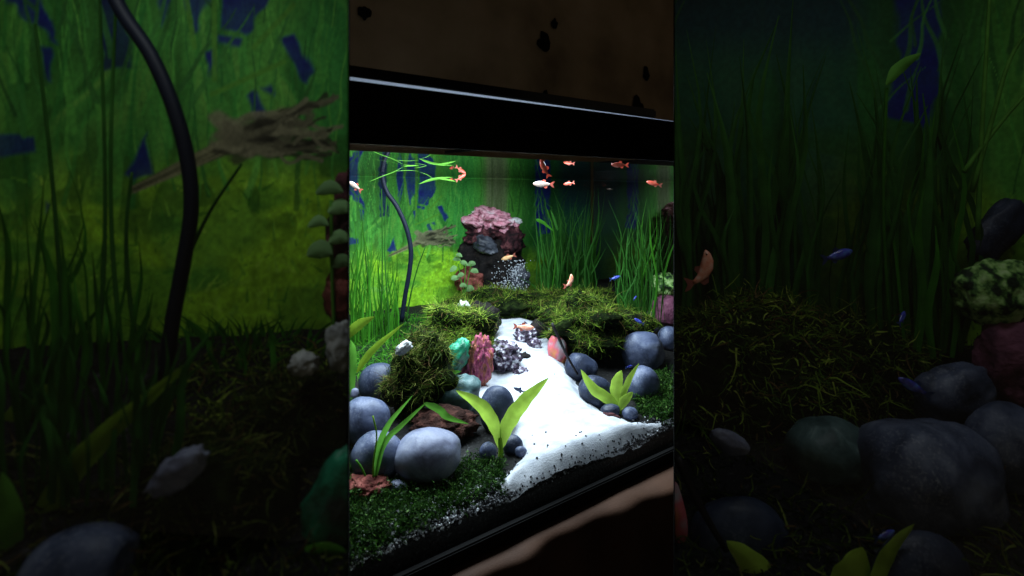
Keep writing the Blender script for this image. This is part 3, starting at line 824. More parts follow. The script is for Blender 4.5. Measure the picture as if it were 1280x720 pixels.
# ------------------------------------------------------------------ main tank: rockwork
HR = 'dark mossy rockwork around the white sand'
r1 = rock('mossy_rock', 'dark rock under moss beside the half round blue stone, large lit aquarium', 526, 468, 36, 46, M['mossrock'], base=520, rough=.5, freq=1.6, tilt=-14, ridge=.3, cat='rock', group=HR)
r2 = rock('mossy_rock', 'dark rock hump topped with white quartz and moss left of the sand', 570, 416, 44, 34, M['mossrock'], base=470, rough=.5, freq=1.5, cat='rock', group=HR)
z3 = zdG(640, 402)
r3 = rock('mossy_rock', 'dark mossy rock lintel bridging over the top of the white sand', 640, 380, 70, 15, M['mossrock'], zd=z3+.05, rd=30, rough=.5, freq=1.7, cat='rock', group=HR)
r4 = rock('mossy_rock', 'dark rock under broad moss right of the sand', 738, 404, 58, 31, M['mossrock'], base=446, rough=.55, freq=1.5, cat='rock', group=HR)
r5 = rock('mossy_rock', 'low dark rock under moss before the tall corner grass', 715, 386, 80, 20, M['mossrock'], zd=zdG(715, 400)+.06, rough=.55, freq=1.7, cat='rock', group=HR)
r6 = rock('mossy_rock', 'black hollow rock between the moss and the purple rocks', 603, 400, 22, 22, M['darkrock'], base=424, rough=.3, freq=1.8, cat='rock', group=HR)
moss_on('moss', 'tangled olive moss over the rock by the half round blue stone', [r1], 7000, .020, .0007, M['moss_mix'], -.4, .34)
moss_on('moss', 'green moss over the quartz topped hump left of the sand', [r2], 7500, .020, .0007, M['moss'], -.4, .3)
moss_on('moss', 'fringe of green moss along the lintel above the sand', [r3], 7500, .021, .0007, M['moss'], -.6, .2)
moss_on('moss', 'broad cushion of dense moss right of the sand', [r4], 12000, .021, .0007, M['moss'], -.6, .3)
moss_on('moss', 'moss bank before the tall corner grass', [r5], 9500, .022, .0007, M['moss'], -.5, .25)

moss_on('moss', 'long loose moss threads hanging over the sand and the grey stones', [r2, r3, r4], 1100, .042, .0006, M['moss_mix'], .1, .0, droop=.9)
zp = zdG(612, 378)+.14
pr = empty('pillar_rock', pt(612, 372, zp), 'tall dark rock pillar with pink crusted top', 'rock')
rock('column', '', 613, 331, 34, 52, M['darkrock'], zd=zp, rough=.3, freq=2.0, parent=pr, power=3, ridge=.4, sub=5)
rock('cap', '', 611, 292, 36, 23, M['maroon'], zd=zp-.01, rough=.48, freq=2.2, parent=pr, ridge=.2, sub=5, tilt=-4)
rock('pink_crust', '', 612, 276, 30, 15, M['pinkcrust'], zd=zp-.035, rough=.5, freq=1.6, parent=pr, tilt=-10, ridge=.1, sub=5)
rock('pink_crust', '', 604, 292, 12, 11, M['pinkcrust'], zd=zp-.055, rough=.3, freq=2.2, parent=pr)
rock('grey_flint', '', 606, 305, 17, 12, M['flint'], zd=zp-.075, rough=.25, freq=2.0, parent=pr, tilt=-25, ridge=.4)
rock('red_ridge', '', 638, 302, 14, 20, M['maroon'], zd=zp-.06, rough=.3, freq=2.2, parent=pr, tilt=-35, ridge=.5)
rock('white_chip', '', 646, 276, 7, 4, M['quartz'], zd=zp-.06, rough=.2, freq=2.0, parent=pr, tilt=-15)
rock('brown_knob', '', 577, 308, 10, 12, M['browncrust'], zd=zp-.03, rough=.3, freq=2.2, parent=pr)
# spray of bubbles
V, Fs = [], []
vs, fs = ico(1)
for k in range(420):
    a = random.gauss(644, 9) if k < 320 else random.gauss(626, 9); b = random.uniform(325, 366) if k < 320 else random.uniform(332, 362)
    if a < 612: continue
    c = pt(a, b, zp-.08+random.uniform(-.02, .02)); r_ = random.uniform(.0008, .0026); b0 = len(V)
    V += [c+v*r_ for v in vs]; Fs += [tuple(b0+i for i in f) for f in fs]
bub = mesh_obj('air_bubbles', V, Fs, M['bubble']); tag(bub, 'white spray of air bubbles at the foot of the pillar rock', 'bubbles', kind='stuff')
rock('quartz_stone', 'grey rough stone behind the bubbles at the pillar foot', 650, 350, 11, 18, M['flint'], zd=zp-.05, rough=.4, freq=2.8, ridge=.6)
# red plant and round leaves at pillar foot
rock('red_rock', 'red rock behind the small round leaves at the pillar foot', 586, 352, 18, 17, M['redlava'], zd=zp-.12, rough=.25, freq=2.4, cat='rock')
an = empty('round_leaf_plant', pt(579, 372, zp-.19), 'small plant with pale round leaves before the red rock', 'plant')
for (x, y, w_, h_) in ((571, 325, 10, 6), (580, 330, 11, 6), (590, 331, 10, 7), (567, 337, 9, 7), (576, 345, 9, 6), (593, 340, 10, 7), (569, 349, 10, 7), (586, 362, 14, 9), (579, 358, 9, 6), (574, 320, 8, 5)):
    d = random.uniform(-3, 3)
    leaf('leaf', [(x-w_/2, y+d), (x, y-1.5), (x+w_/2, y-d)], h_, zp-.19+random.uniform(-.02, .02), M['anubias'], an, 8, 1, random.uniform(-.4, .4))
for x in (573, 582, 589): tube_px('stem', [(580, 374), ((x+580)/2, 352), (x, 330)], .7, zp-.185, M['midleaf'], an, 8)

rock('quartz_stone', 'white quartz lump standing in moss below the round leaves', 579, 388, 9, 11, M['quartz'], zd=zdG(572, 450)-.055, rough=.3, freq=2.6, rd=8, ridge=.5)
rock('quartz_stone', 'small white quartz lump left of the larger one in the moss', 558, 392, 6, 5, M['quartz'], zd=zdG(572, 450)-.07, rough=.3, freq=2.6, rd=5)
rock('quartz_stone', 'flat white slate chip lying on moss above the half round blue stone', 505, 435, 12, 7, M['quartz'], zd=zdG(532, 510)-.08, rough=.25, freq=2.4, tilt=35, rd=6, ridge=.4)
# coloured rocks beside the sand
rock('emerald_rock', 'emerald green rough rock beside the pink one', 570, 448, 14, 26, M['emerald'], zd=zdG(572, 492), rough=.25, freq=2.0, tilt=-22, cat='rock', ridge=.4)
rock('pink_rock', 'upright pink and rust streaked rock at the sand edge', 597, 455, 18, 35, M['pinkrock'], base=486, rough=.22, freq=2.2, tilt=-8, cat='rock', ridge=.7, rd=13, sub=5)
PR = 'purple grey rough rocks on the sand'
rock('purple_rock', 'largest white flecked purple rock beside the pink rock', 628, 445, 23, 19, M['purplerock'], base=464, rough=.34, freq=2.8, cat='rock', group=PR, ridge=.3, sub=5)
rock('purple_rock', 'upper flecked rock under the pink fish on the sand', 656, 420, 14, 15, M['purplerock'], base=433, rough=.34, freq=2.8, cat='rock', group=PR, ridge=.3)
rock('purple_rock', 'rounded brown purple rock right of the flecked ones', 668, 432, 9, 9, M['purplerock'], base=440, rough=.25, freq=2.4, cat='rock', group=PR)
rock('purple_rock', 'small dark rock between the purple rocks', 655, 448, 9, 7, M['darkrock'], base=454, rough=.25, freq=2.4, cat='rock', group=PR)
rock('purple_rock', 'smallest flecked rock lying alone on open sand', 650, 465, 10, 7, M['purplerock'], base=470, rough=.3, freq=2.6, cat='rock', group=PR, ridge=.5)
rock('black_rock', 'black rounded rock at the top of the sand', 673, 412, 12, 13, M['darkrock'], base=424, rough=.12, freq=1.6, cat='rock')
rock('shell_stone', 'grey stone with red and orange streaks beside the black stick', 697, 438, 12, 20, M['shellstone'], base=452, rough=.15, freq=1.8, tilt=14, rd=9)
sk = tube_px('black_stick', [(690, 404), (699, 424), (710, 447), (722, 468)], 2.0, zdG(722, 470)-.05, M['stick'], None, 12, .7)
tag(sk, 'thin black stick leaning over the red streaked stone', 'stick')

# ------------------------------------------------------------------ main tank: pebbles
PG = 'smooth pebbles at the sand edge'
rock('pebble', 'half round blue grey pebble with a flat cut side', 474, 480, 26, 26, M['pebble_dark'], base=505, rough=.04, cut=.55, group=PG)
rock('pebble', 'speckled blue grey pebble above the two largest pale ones', 457, 527, 31, 30, M['pebble'], base=552, rough=.09, freq=.9, power=2.05, group=PG)
rock('pebble', 'pale blue grey pebble behind the strap leaf stems', 472, 570, 33, 31, M['pebble'], base=596, rough=.09, freq=.9, power=2.05, group=PG)
rock('pebble', 'largest pale grey egg shaped pebble on the carpet plant', 534, 568, 44, 31, M['pebble_pale'], base=597, rough=.10, freq=.8, power=2.03, tilt=4, group=PG)
rock('pebble', 'dark upright oval pebble behind the lime leaf plant on the sand', 621, 512, 21.5, 31, M['pebble_dark'], base=538, rough=.07, freq=.9, group=PG)
rock('pebble', 'teal veined stone left of the dark upright oval pebble', 571, 496, 28, 25, M['pebble_teal'], base=516, rough=.26, freq=1.5, power=2.6, group=PG)
rock('pebble', 'dark pebble right of the stem of the lime leaf plant', 641, 556, 13, 12, M['pebble_dark'], base=564, rough=.06, group=PG)
rock('pebble', 'small blue grey pebble left of the stem of the lime leaf plant', 610, 565, 11, 12, M['pebble'], base=574, rough=.08, group=PG)
rock('pebble', 'small grey violet pebble beside the dark one on the sand', 651, 565, 8, 7, M['pebble'], base=570, rough=.08, group=PG)
rock('pebble', 'round white spotted small pebble left of the half round one', 444, 493, 6, 8, M['pebble_pale'], base=500, rough=.08, group=PG)
rock('pebble', 'tiny pale pebble at the foot of the largest pale pebble', 496, 608, 12, 7, M['pebble_pale'], base=612, rough=.1, group=PG)
RG = 'grey stones beside the end glass'
rock('stone', 'big rounded blue grey stone above the one behind the second leaf plant', 803, 438, 27, 24, M['pebble'], base=458, rough=.13, freq=1.0, power=2.25, group=RG)
rock('stone', 'round blue stone right behind the second lime leaf plant', 804, 480, 20, 23, M['pebble'], base=499, rough=.10, freq=1.0, group=RG)
rock('stone', 'flat pale slate standing above the big blue grey stone', 810, 403, 15, 12, M['pebble'], base=414, rough=.15, freq=1.6, tilt=20, group=RG, power=3)
rock('stone', 'tilted blue grey stone against the end glass', 838, 424, 15, 17, M['pebble'], base=436, rough=.1, group=RG, tilt=25)
rock('stone', 'grey green stone half hidden under the moss cushion', 757, 423, 18, 15, M['pebble_teal'], base=436, rough=.12, group=RG)
rock('stone', 'smooth dark grey stone touching the tip of the black stick', 727, 459, 20, 17, M['pebble_dark'], base=473, rough=.14, freq=1.0, tilt=-15, group=RG)
rock('stone', 'dark low stone beneath the second lime leaf plant', 744, 489, 22, 18, M['pebble_dark'], base=503, rough=.16, freq=1.1, tilt=-20, group=RG)
rock('stone', 'small grey stone at the base of the second lime leaf plant', 788, 517, 10, 8, M['pebble'], base=522, rough=.08, group=RG)
rock('stone', 'dark stone next to the red rock on the right of the sand', 763, 513, 12, 8, M['pebble_dark'], base=518, rough=.1, group=RG)
rock('stone', 'small pale chip of stone at the lower edge of the moss cushion', 725, 421, 9, 5, M['pebble_pale'], base=430, zd=zdG(735, 440)-.07, rough=.15, tilt=-20, group=RG)
rock('lava_rock', 'flat dark red lava rock on the right of the sand', 760, 524, 15, 6.5, M['maroon'], base=528, rough=.25, freq=2.6, cat='rock', ridge=.5)
rock('lava_rock', 'salmon red lava rock at the front by the carpet plant', 460, 606, 27, 11, M['redlava'], base=614, rough=.28, freq=2.8, cat='rock', ridge=.6)
rock('lava_rock', 'brown crusty rock behind the largest pale pebble', 556, 528, 40, 17, M['browncrust'], base=540, rough=.28, freq=2.6, cat='rock', ridge=.5)
rock('mottled_rock', 'lime and black mottled rock against the end glass of the large lit aquarium', 832, 356, 20, 15, M['mottle'], zd=1.6, rough=.2, freq=2.2, cat='rock')
rock('mauve_rock', 'dull mauve rock under the mottled lime rock', 838, 388, 22, 20, M['purplepink'], zd=1.57, rough=.2, freq=2.0, cat='rock')

# ------------------------------------------------------------------ main tank: leaf plants, carpets
z_ = zdG(626, 570)
p1 = empty('lime_leaf_plant', pt(626, 571, z_), 'lime green plant with two wide leaves on the sand by the dark oval pebble', 'plant', 'lime leaf plants')
leaf('leaf', [(624, 560), (619, 535), (602, 508), (570, 488)], 17, z_, M['lime'], p1, 18, 1.15, .2, [0, 0, -.01, -.02])
leaf('leaf', [(627, 560), (634, 532), (655, 502), (686, 472)], 19, z_, M['lime'], p1, 18, .95, -.2, [0, 0, -.01, -.02])
tube_px('stem', [(626, 574), (626, 562), (625, 548)], 4, z_, M['olive'], p1, 8, .6)
z_ = zdG(775, 516)
p2 = empty('lime_leaf_plant', pt(775, 517, z_), 'lime green plant with four short leaves beside the round blue stone', 'plant', 'lime leaf plants')
leaf('leaf', [(774, 512), (762, 500), (742, 486), (726, 462)], 14, z_, M['lime'], p2, 16, 1.0, .2)
leaf('leaf', [(774, 512), (770, 492), (772, 476), (777, 463)], 15, z_+.005, M['lime'], p2, 16, 1.0, -.2)
leaf('leaf', [(775, 512), (780, 492), (788, 472), (799, 454)], 8, z_, M['lime'], p2, 16, 1.0, 0)
leaf('leaf', [(775, 513), (780, 503), (786, 496), (791, 490)], 12, z_-.01, M['lime'], p2, 14, .8, .1)
tube_px('stem', [(775, 519), (775, 510)], 2.4, z_, M['olive'], p2, 5, .8)
z_ = zdG(468, 600)-.03
p3 = empty('strap_leaf_plant', pt(468, 604, z_), 'green plant with long arching strap leaves before the pale pebbles', 'plant')
leaf('leaf', [(467, 602), (473, 565), (485, 532), (516, 494)], 9, z_, M['midleaf'], p3, 18, .7, .3)
leaf('leaf', [(468, 602), (480, 555), (506, 528), (534, 502)], 7, z_, M['midleaf'], p3, 18, .7, -.2)
leaf('leaf', [(530, 504), (548, 512), (560, 522), (586, 530)], 10, z_, M['midleaf'], p3, 16, .8, 0)
tube_px('stem', [(466, 603), (467, 575), (471, 545), (466, 520)], 1.0, z_, M['olive'], p3, 10)
tube_px('stem', [(460, 603), (452, 585), (445, 575)], 1.3, z_, M['midleaf'], p3, 8)
z_ = zdG(455, 485)-.02
p4 = empty('strap_leaf', pt(448, 462, z_), 'yellow green strap leaf slanting up above the half round blue pebble', 'plant')
leaf('leaf', [(446, 466), (456, 450), (472, 432), (505, 404)], 9, z_, M['olive'], p4, 16, .9, .2)
leaf('leaf', [(432, 425), (440, 414), (452, 404), (468, 396)], 13, z_+.05, M['olive'], p4, 14, 1.0, .2)
leaf('leaf', [(440, 500), (439, 470), (441, 440), (438, 425)], 12, z_-.01, M['midleaf'], p4, 14, .8, .5)
p5 = empty('strap_leaf', pt(553, 490, zdG(553, 512)), 'narrow green leaves beside the teal veined stone', 'plant')
zz = zdG(553, 512)
leaf('leaf', [(540, 500), (549, 480), (560, 468), (577, 464)], 8, zz, M['midleaf'], p5, 12)
leaf('leaf', [(541, 500), (539, 480), (542, 465)], 10, zz, M['grass_dark'], p5, 12)
moss_poly('carpet_plant', 'dark leafy carpet plant along the front glass left of the sand', [(420, 625), (470, 610), (540, 594), (600, 572), (632, 580), (628, 612), (560, 645), (470, 690), (420, 712)], 3000, .013, .0012, M['moss_dark'], True, lift=.007)
moss_poly('carpet_plant', 'dark carpet plant at the right front beside the round blue stone', [(792, 490), (822, 470), (860, 470), (860, 520), (832, 528), (800, 520)], 1500, .015, .0012, M['moss_dark'], True, lift=.014)
moss_poly('carpet_plant', 'low green growth on the soil behind the left pebbles', [(436, 394), (600, 394), (560, 420), (490, 455), (440, 480)], 3200, .026, .001, M['grass'], False)

moss_poly('carpet_plant', 'green carpet over the soil towards the plain end of the large lit aquarium', [(240, 420), (440, 430), (438, 640), (420, 700), (200, 720)], 2600, .02, .0014, M['moss_dark'], True, lift=.01)
# ------------------------------------------------------------------ main tank: fish
FG = 'small red fish near the surface of the large lit aquarium'
fish('fish', 'red fish seen head on by the floating strap leaf', 564, 224.5, 11, 165, M['fish_r'], 1.47, 55, FG)
fish('fish', 'red fish tilting upward right of the floating strap leaf', 577, 221, 16, 35, M['fish_r'], 1.47, 15, FG)
fish('fish', 'red fish diving steeply above the pale one', 680, 209, 25, 116, M['fish_r'], .90, 10, FG, fin=M['fin'])
fish('fish', 'pearl white fish swimming level near the surface', 677, 230, 27, 177, M['fish_w'], 1.15, 10, 'pale fish in the large lit aquarium')
fish('fish', 'red fish beneath its own reflection at the surface before the blue gap', 710, 229.5, 15, 190, M['fish_r'], 1.43, 25, FG)
fish('fish', 'red fish added for a surface reflection just below the rim', 773, 206, 22, 178, M['fish_r'], .95, 8, FG)  # fish body added in place of a surface reflection
fish('fish', 'red fish beneath the surface near the end glass', 816, 229, 20, 165, M['fish_r'], 1.25, 10, FG)
fish('fish', 'pink white fish heading down left above the grass', 443, 232, 22, 145, M['fish_w'], .95, 15, 'pale fish in the large lit aquarium')
fish('fish', 'golden fish before the dark pillar rock', 634, 322, 20, 200, M['fish_g'], zp-.22, 12)
fish('fish', 'pale orange fish gliding over the purple rocks', 657, 409, 27, -6, M['fish_o'], zdG(660, 440)-.05, 8)
fish('fish', 'bright orange curled fish before the dark grass, large lit aquarium', 713.5, 351, 21, 68, M['fish_o'], 1.25, 5, None, 1.9)
NG = 'neon blue fish in the large lit aquarium'
fish('neon_fish', 'neon blue fish above the moss bank by the tall grass', 770, 347, 15, 15, M['fish_n'], 1.4, 10, NG, fin=M['finblue'])
fish('neon_fish', 'neon blue fish at the edge of the moss cushion', 794, 372, 8, 40, M['fish_n'], 1.4, 30, NG, fin=M['finblue'])
fish('neon_fish', 'neon blue fish low over the flat pale slate', 798, 401, 14, 150, M['fish_n'], 1.25, 10, NG, fin=M['finblue'])
fish('neon_fish', 'neon blue fish between the two rounded blue stones', 787, 458, 10, 10, M['fish_n'], 1.06, 20, NG, fin=M['finblue'])
fish('dark_fish', 'small blue black fish over the white sand behind the lime leaf', 648, 487, 17, 160, M['fish_k'], zdG(648, 500)-.02, 10, fin=M['finblue'])

# ================================================================== two tanks added at the sides as enlarged dim copies of the main one
class Side:
    def __init__(s, edge_px, sign, w0, w1, ks, width, below, above):
        s.a = math.atan((edge_px-640)/FPX); s.sign = sign
        s.u = FW*math.cos(s.a)+RT*math.sin(s.a)          # straight into the tank
        s.r = RT*math.cos(s.a)-FW*math.sin(s.a)          # along its front pane, to the right
        s.w0, s.w1, s.ks, s.wd, s.below, s.above = w0, w1, ks, width, below, above
    def W(s, f): return s.w0+(f-.22)/.235*(s.w1-s.w0)
    def zd(s, px, w): return w/((px-640)/FPX*math.sin(s.a)+math.cos(s.a))
    def at(s, q, w, z): return Vector((CAM.x, CAM.y, 0))+s.r*q+s.u*w+UP*z
    def g(s, w): return HC-.682*s.w0+(.682*s.w0-.231*s.w1)*sstep(s.w0-.1*(s.w1-s.w0), s.w1, w)
    def zg(s, px, py):
        w = s.w0+.006
        while w < s.w1-.006:
            p = pt(px, py, s.zd(px, w))
            if p.z <= s.g(w): return s.zd(px, w)
            w += .002
        return s.zd(px, s.w1-.01)
    def gp(s, px, py): return pt(px, py, s.zg(px, py))
def mat4(s): 
    m = Matrix(((s.r.x, s.u.x, 0, CAM.x), (s.r.y, s.u.y, 0, CAM.y), (0, 0, 1, 0), (0, 0, 0, 1))); return m
def side_tank(s, lab, lamp_lab, poster_lab, stand_lab, watts, col, ground_name, pxmap):
    Wd = s.wd; z0, z1 = HC-s.below, HC+s.above
    q0, q1 = (-Wd, -.0005) if s.sign < 0 else (.0005, Wd)
    m = mat4(s); base = s.at((q0+q1)/2, (s.w0+s.w1)/2, z0)
    e = empty('added_aquarium', base, lab, 'aquarium')
    box('front_pane', (q0+.0012, s.w0, z0+.005), (q1-.0012, s.w0+.003, z1-.005), M['glass'], e, 0, m)
    box('side_panel', (q0, s.w0, z0+.005), (q0+.001, s.w1+.01, z1-.005), M['blackmatt'], e, 0, m)
    box('side_panel', (q1-.001, s.w0, z0+.005), (q1, s.w1+.01, z1-.005), M['blackmatt'], e, 0, m)
    box('back_panel', (q0+.0012, s.w1+.006, z0+.005), (q1-.0012, s.w1+.01, z1-.005), M['blackmatt'], e, 0, m)
    box('bottom_panel', (q0, s.w0, z0), (q1, s.w1+.01, z0+.0045), M['blackmatt'], e, 0, m)
    box('hood', (q0, s.w0, z1-.0045), (q1, s.w1+.01, z1+.015), M['blackmatt'], e, 0, m)  # unseen opaque lid; with the black panels it keeps light from leaking
    lm = empty('added_tank_light', s.at((q0+q1)/2, (s.w0+s.w1)/2, z1-.02), lamp_lab, 'lamp')  # unseen lamp added to light this tank weakly
    box('housing', (q0+.03, s.W(.223), z1-.02), (q1-.03, s.W(.265), z1-.006), M['black'], lm, .002, m)
    area('led_panel', s.at((q0+q1)/2, s.W(.244), z1-.022), Wd-.08, s.W(.262)-s.W(.226), watts, col, lm, (0, 0, math.atan2(s.r.y, s.r.x)))
    st = empty('small_stand', s.at((q0+q1)/2, (s.w0+s.w1)/2, -.7), stand_lab, 'stand')
    box('top_plate', (q0+.01, s.w0+.01, z0-.02), (q1-.01, s.w1, z0-.001), M['metal'], st, .002, m)
    c = (q0+q1)/2; d = (s.w0+s.w1)/2
    box('column', (c-.03, d-.03, -.67), (c+.03, d+.03, z0-.0205), M['metal'], st, .003, m)
    box('foot_plate', (c-.11, d-.09, -.698), (c+.11, d+.09, -.6705), M['metal'], st, .003, m)
    V, Fs = [], []; nx, ny = 40, 34
    for j in range(ny+1):
        for i in range(nx+1):
            q = q0+.0012+(q1-q0-.0024)*i/nx; w_ = s.w0+.0035+(s.w1-s.w0-.004)*j/ny
            V.append(s.at(q, w_, s.g(w_)+.003*noise.noise((q*50, w_*50, 1))))
    for j in range(ny):
        for i in range(nx): a = j*(nx+1)+i; Fs.append((a, a+1, a+nx+2, a+nx+1))
    b0 = len(V)
    for i in range(nx+1): V.append(s.at(q0+.0012+(q1-q0-.0024)*i/nx, s.w0+.0035, z0+.006))
    for i in range(nx): Fs.append((b0+i, b0+i+1, i+1, i))
    tag(mesh_obj('soil', V, Fs, M['soil']), kind='structure')
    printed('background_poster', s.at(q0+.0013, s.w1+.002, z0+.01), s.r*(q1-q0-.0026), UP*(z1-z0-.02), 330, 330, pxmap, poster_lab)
    return e
zoom = lambda x, y: ((x-640)/3.1+640, y/3.1+243)
SL = Side(438, -1, .33, .505, 1.3, .256, .29, .24); SR = Side(841.5, 1, .56, .98, 2.3, .53, .46, .44)
side_tank(SL, 'added narrow dim aquarium with a big arched black hose', 'added unseen weak lamp under the hood above the arched hose', 'printed leaf and driftwood backdrop behind the big arched hose in the dim tank',
          'dark metal pedestal under the small tank with the arched hose', SIDE_W_L, (.9, .95, 1), 'l', zoom)
side_tank(SR, 'added tall very dark aquarium of tall grass and big stones', 'added unseen weak lamp under the hood above the big dark stones', 'dark printed leaf backdrop behind the tall grass in the very dark tank',
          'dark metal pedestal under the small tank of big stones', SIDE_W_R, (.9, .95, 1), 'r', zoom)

CLAMP = [None]
_mesh_obj = mesh_obj
def mesh_obj(name, verts, faces, mat, parent=None, smooth=True, origin=None):
    s = CLAMP[0]
    if s is not None:                      # things lean against the side panel and panes, never through them
        out = []
        for v in verts:
            d = Vector(v)-Vector((CAM.x, CAM.y, 0)); q, w_ = d.dot(s.r), d.dot(s.u)
            q2 = min(q, -.0016) if s.sign < 0 else max(q, .0016)
            q2 = max(-s.wd+.002, min(s.wd-.002, q2)); w2 = max(s.w0+.004, min(s.w1+.0005, w_))
            out.append(Vector(v)+s.r*(q2-q)+s.u*(w2-w_))
        verts = out
    return _mesh_obj(name, verts, faces, mat, parent, smooth, origin)
# ---- left dim tank
CLAMP[0] = SL
Z = lambda px, w_: SL.zd(px, SL.W(w_)); KS[0] = SL.ks
IN = ', dim arched hose tank'
h2 = tube_px('air_hose', [(206, 475), (216, 400), (229, 330), (239, 262), (234, 198), (216, 132), (188, 68), (152, 14), (128, -40)], 9.0, Z(200, .36), M['hose'], None, 40)
tag(h2, 'big arched blue black hose filling the height of the dim tank', 'hose')
LG = 'grass in the dim tank with the arched hose'
e = empty('grass_plant', SL.gp(120, 480), 'few tall dark stalks left of the arched hose'+IN, 'grass plant', LG)
for c in ([(122, 440), (130, 330), (131, 200), (124, -20)], [(152, 440), (140, 300), (139, 160), (146, -20)], [(84, 470), (74, 330), (62, 190), (44, 30)], [(208, 400), (232, 330), (262, 265), (302, 205)], [(170, 430), (160, 350), (158, 280), (165, 215)]):
    tube_px('stalk', c, 3.0, Z(120, .40), M['grass_dark'], e, 16, .6)
grass('grass_plant', 'dense leafy grass at the foot of the tall stalks'+IN, 0, 95, 480, 190, 400, 22, Z(60, .41), M['grass'], 8, 14, LG, .02)
grass('grass_plant', 'thin upright grass blades left of the hose foot'+IN, 70, 185, 475, 270, 420, 22, Z(120, .40), M['grass'], 7, 12, LG, .02)
grass('grass_plant', 'short tufted grass right of the hose foot'+IN, 240, 345, 470, 380, 440, 26, Z(290, .42), M['grass'], 7, 16, LG, .02)
grass('grass_plant', 'dense dark low grass before the tall stalks'+IN, -20, 215, 590, 380, 520, 70, Z(110, .335), M['grass_dark'], 9, 16, LG, .03)
moss_poly('carpet_plant', 'dark moss spread over the soil around the half round pebble'+IN, [(-20, 560), (438, 560), (438, 740), (-20, 740)], 1400, .011, .0006, M['moss_mix'], False, gfun=SL.gp)
grass('grass_plant', 'low bright tufted grass along the backdrop right of the hose'+IN, 190, 440, 440, 392, 432, 110, Z(310, .44), M['grass'], 4, 10, LG, .012)
a1 = rock('mossy_rock', 'dark mossy rock below the white slate'+IN, 270, 640, 110, 95, M['mossrock'], zd=Z(270, .30), rd=70, rough=.2, freq=2, cat='rock')
a2 = rock('mossy_rock', 'tall brown black rock under the quartz lumps'+IN, 370, 560, 85, 90, M['mossrock'], zd=Z(370, .35), rd=60, rough=.22, freq=2, cat='rock')
moss_on('moss', 'olive moss tangled around the white slate'+IN, [a1], 3200, .011, .0005, M['moss_mix'], -.3, .3)
moss_on('moss', 'olive green moss over the tall brown rock'+IN, [a2], 2600, .011, .0005, M['moss_mix'], -.3, .35)
moss_poly('carpet_plant', 'bright mossy carpet sloping up behind the rocks'+IN, [(200, 480), (260, 445), (438, 430), (438, 500), (300, 540), (200, 530)], 900, .012, .0006, M['moss'], False, gfun=SL.gp)
rock('quartz_stone', 'flat white slate lying in olive moss'+IN, 222, 590, 42, 20, M['pebble_pale'], zd=Z(222, .255), rd=16, rough=.22, freq=2.2, tilt=38, ridge=.4)
rock('quartz_stone', 'white quartz lump on top of the brown rock'+IN, 380, 455, 18, 15, M['quartz'], zd=Z(380, .32), rough=.3, freq=2.4, rd=12)
rock('quartz_stone', 'pale rough quartz at the side panel'+IN, 428, 432, 20, 32, M['quartz'], zd=Z(428, .33), rough=.3, freq=2.4, rd=8)
rock('pebble', 'half round dark blue pebble'+IN, 108, 735, 82, 76, M['pebble'], zd=Z(108, .262), rd=60, rough=.04, cut=.6)
rock('emerald_rock', 'emerald rough rock against the side panel'+IN, 420, 632, 38, 70, M['emerald'], zd=Z(400, .262), rd=18, rough=.22, freq=2, tilt=-20, cat='rock', ridge=.4)
rock('pillar_rock', 'dark red brown rock rising against the side panel'+IN, 440, 290, 26, 76, M['maroon'], zd=Z(420, .40), rd=26, rough=.28, freq=2, cat='rock')
rock('red_rock', 'dull red rock under the round leaves'+IN, 432, 368, 26, 40, M['redlava'], zd=Z(425, .39), rd=20, rough=.25, freq=2.2, cat='rock')
e = empty('round_leaf_plant', SL.at(-.03, SL.W(.37), SL.g(SL.W(.37))), 'grey green round leaves before the dull red rock'+IN, 'plant')
for x, y, w_, h_ in ((412, 238, 34, 18), (425, 262, 30, 20), (400, 316, 32, 24), (424, 300, 26, 18), (428, 330, 24, 18), (398, 280, 26, 14)):
    leaf('leaf', [(x-w_/2, y+4), (x, y-4), (x+w_/2, y+2)], h_, Z(x, .37), M['anubias'], e, 8)
tube_px('stem', [(418, 420), (415, 340), (414, 250)], 2.2, Z(415, .375), M['midleaf'], e, 10)
e = empty('strap_leaf', SL.gp(35, 690), 'yellow green strap leaf slanting past the half round pebble'+IN, 'plant')
leaf('leaf', [(28, 690), (70, 615), (130, 545), (235, 455)], 30, Z(110, .29), M['olive'], e, 18, .9, .2)
leaf('leaf', [(-30, 560), (15, 530), (50, 500), (80, 480)], 36, Z(30, .36), M['olive'], e, 14, 1, .2)
leaf('leaf', [(8, 740), (4, 690), (10, 640), (2, 590)], 34, Z(10, .28), M['midleaf'], e, 14, .8, .4)
e = empty('strap_leaf', SL.gp(400, 715), 'short pale green leaf at the foot of the emerald rock'+IN, 'plant')
leaf('leaf', [(360, 712), (385, 694), (410, 688), (434, 690)], 20, Z(400, .245), M['midleaf'], e, 12)

# ---- right dark tank
CLAMP[0] = SR
Z = lambda px, w_: SR.zd(px, SR.W(w_)); KS[0] = SR.ks
IN = ', very dark stone tank'
RGG = 'grass in the very dark tank of big stones'
grass('grass_plant', 'tall dark grass along the side panel'+IN, 846, 905, 420, 20, 300, 26, Z(875, .40), M['grass_dark'], 9, 14, RGG, .02)
grass('grass_plant', 'tall dim grass with brighter blades'+IN, 905, 1000, 420, -20, 280, 34, Z(950, .41), M['grass_dark'], 10, 14, RGG, .02)
grass('grass_plant', 'thick upright grass before the blue gap'+IN, 1085, 1200, 440, 30, 300, 40, Z(1145, .40), M['grass_dark'], 10, 16, RGG, .02)
grass('grass_plant', 'bright narrow grass among the thick upright blades'+IN, 1130, 1210, 440, 120, 330, 14, Z(1170, .385), M['grass'], 8, 12, RGG, .01)
grass('grass_plant', 'sparse short grass above the moss mound'+IN, 1000, 1090, 420, 120, 330, 18, Z(1045, .42), M['grass_dark'], 8, 16, RGG, .015)
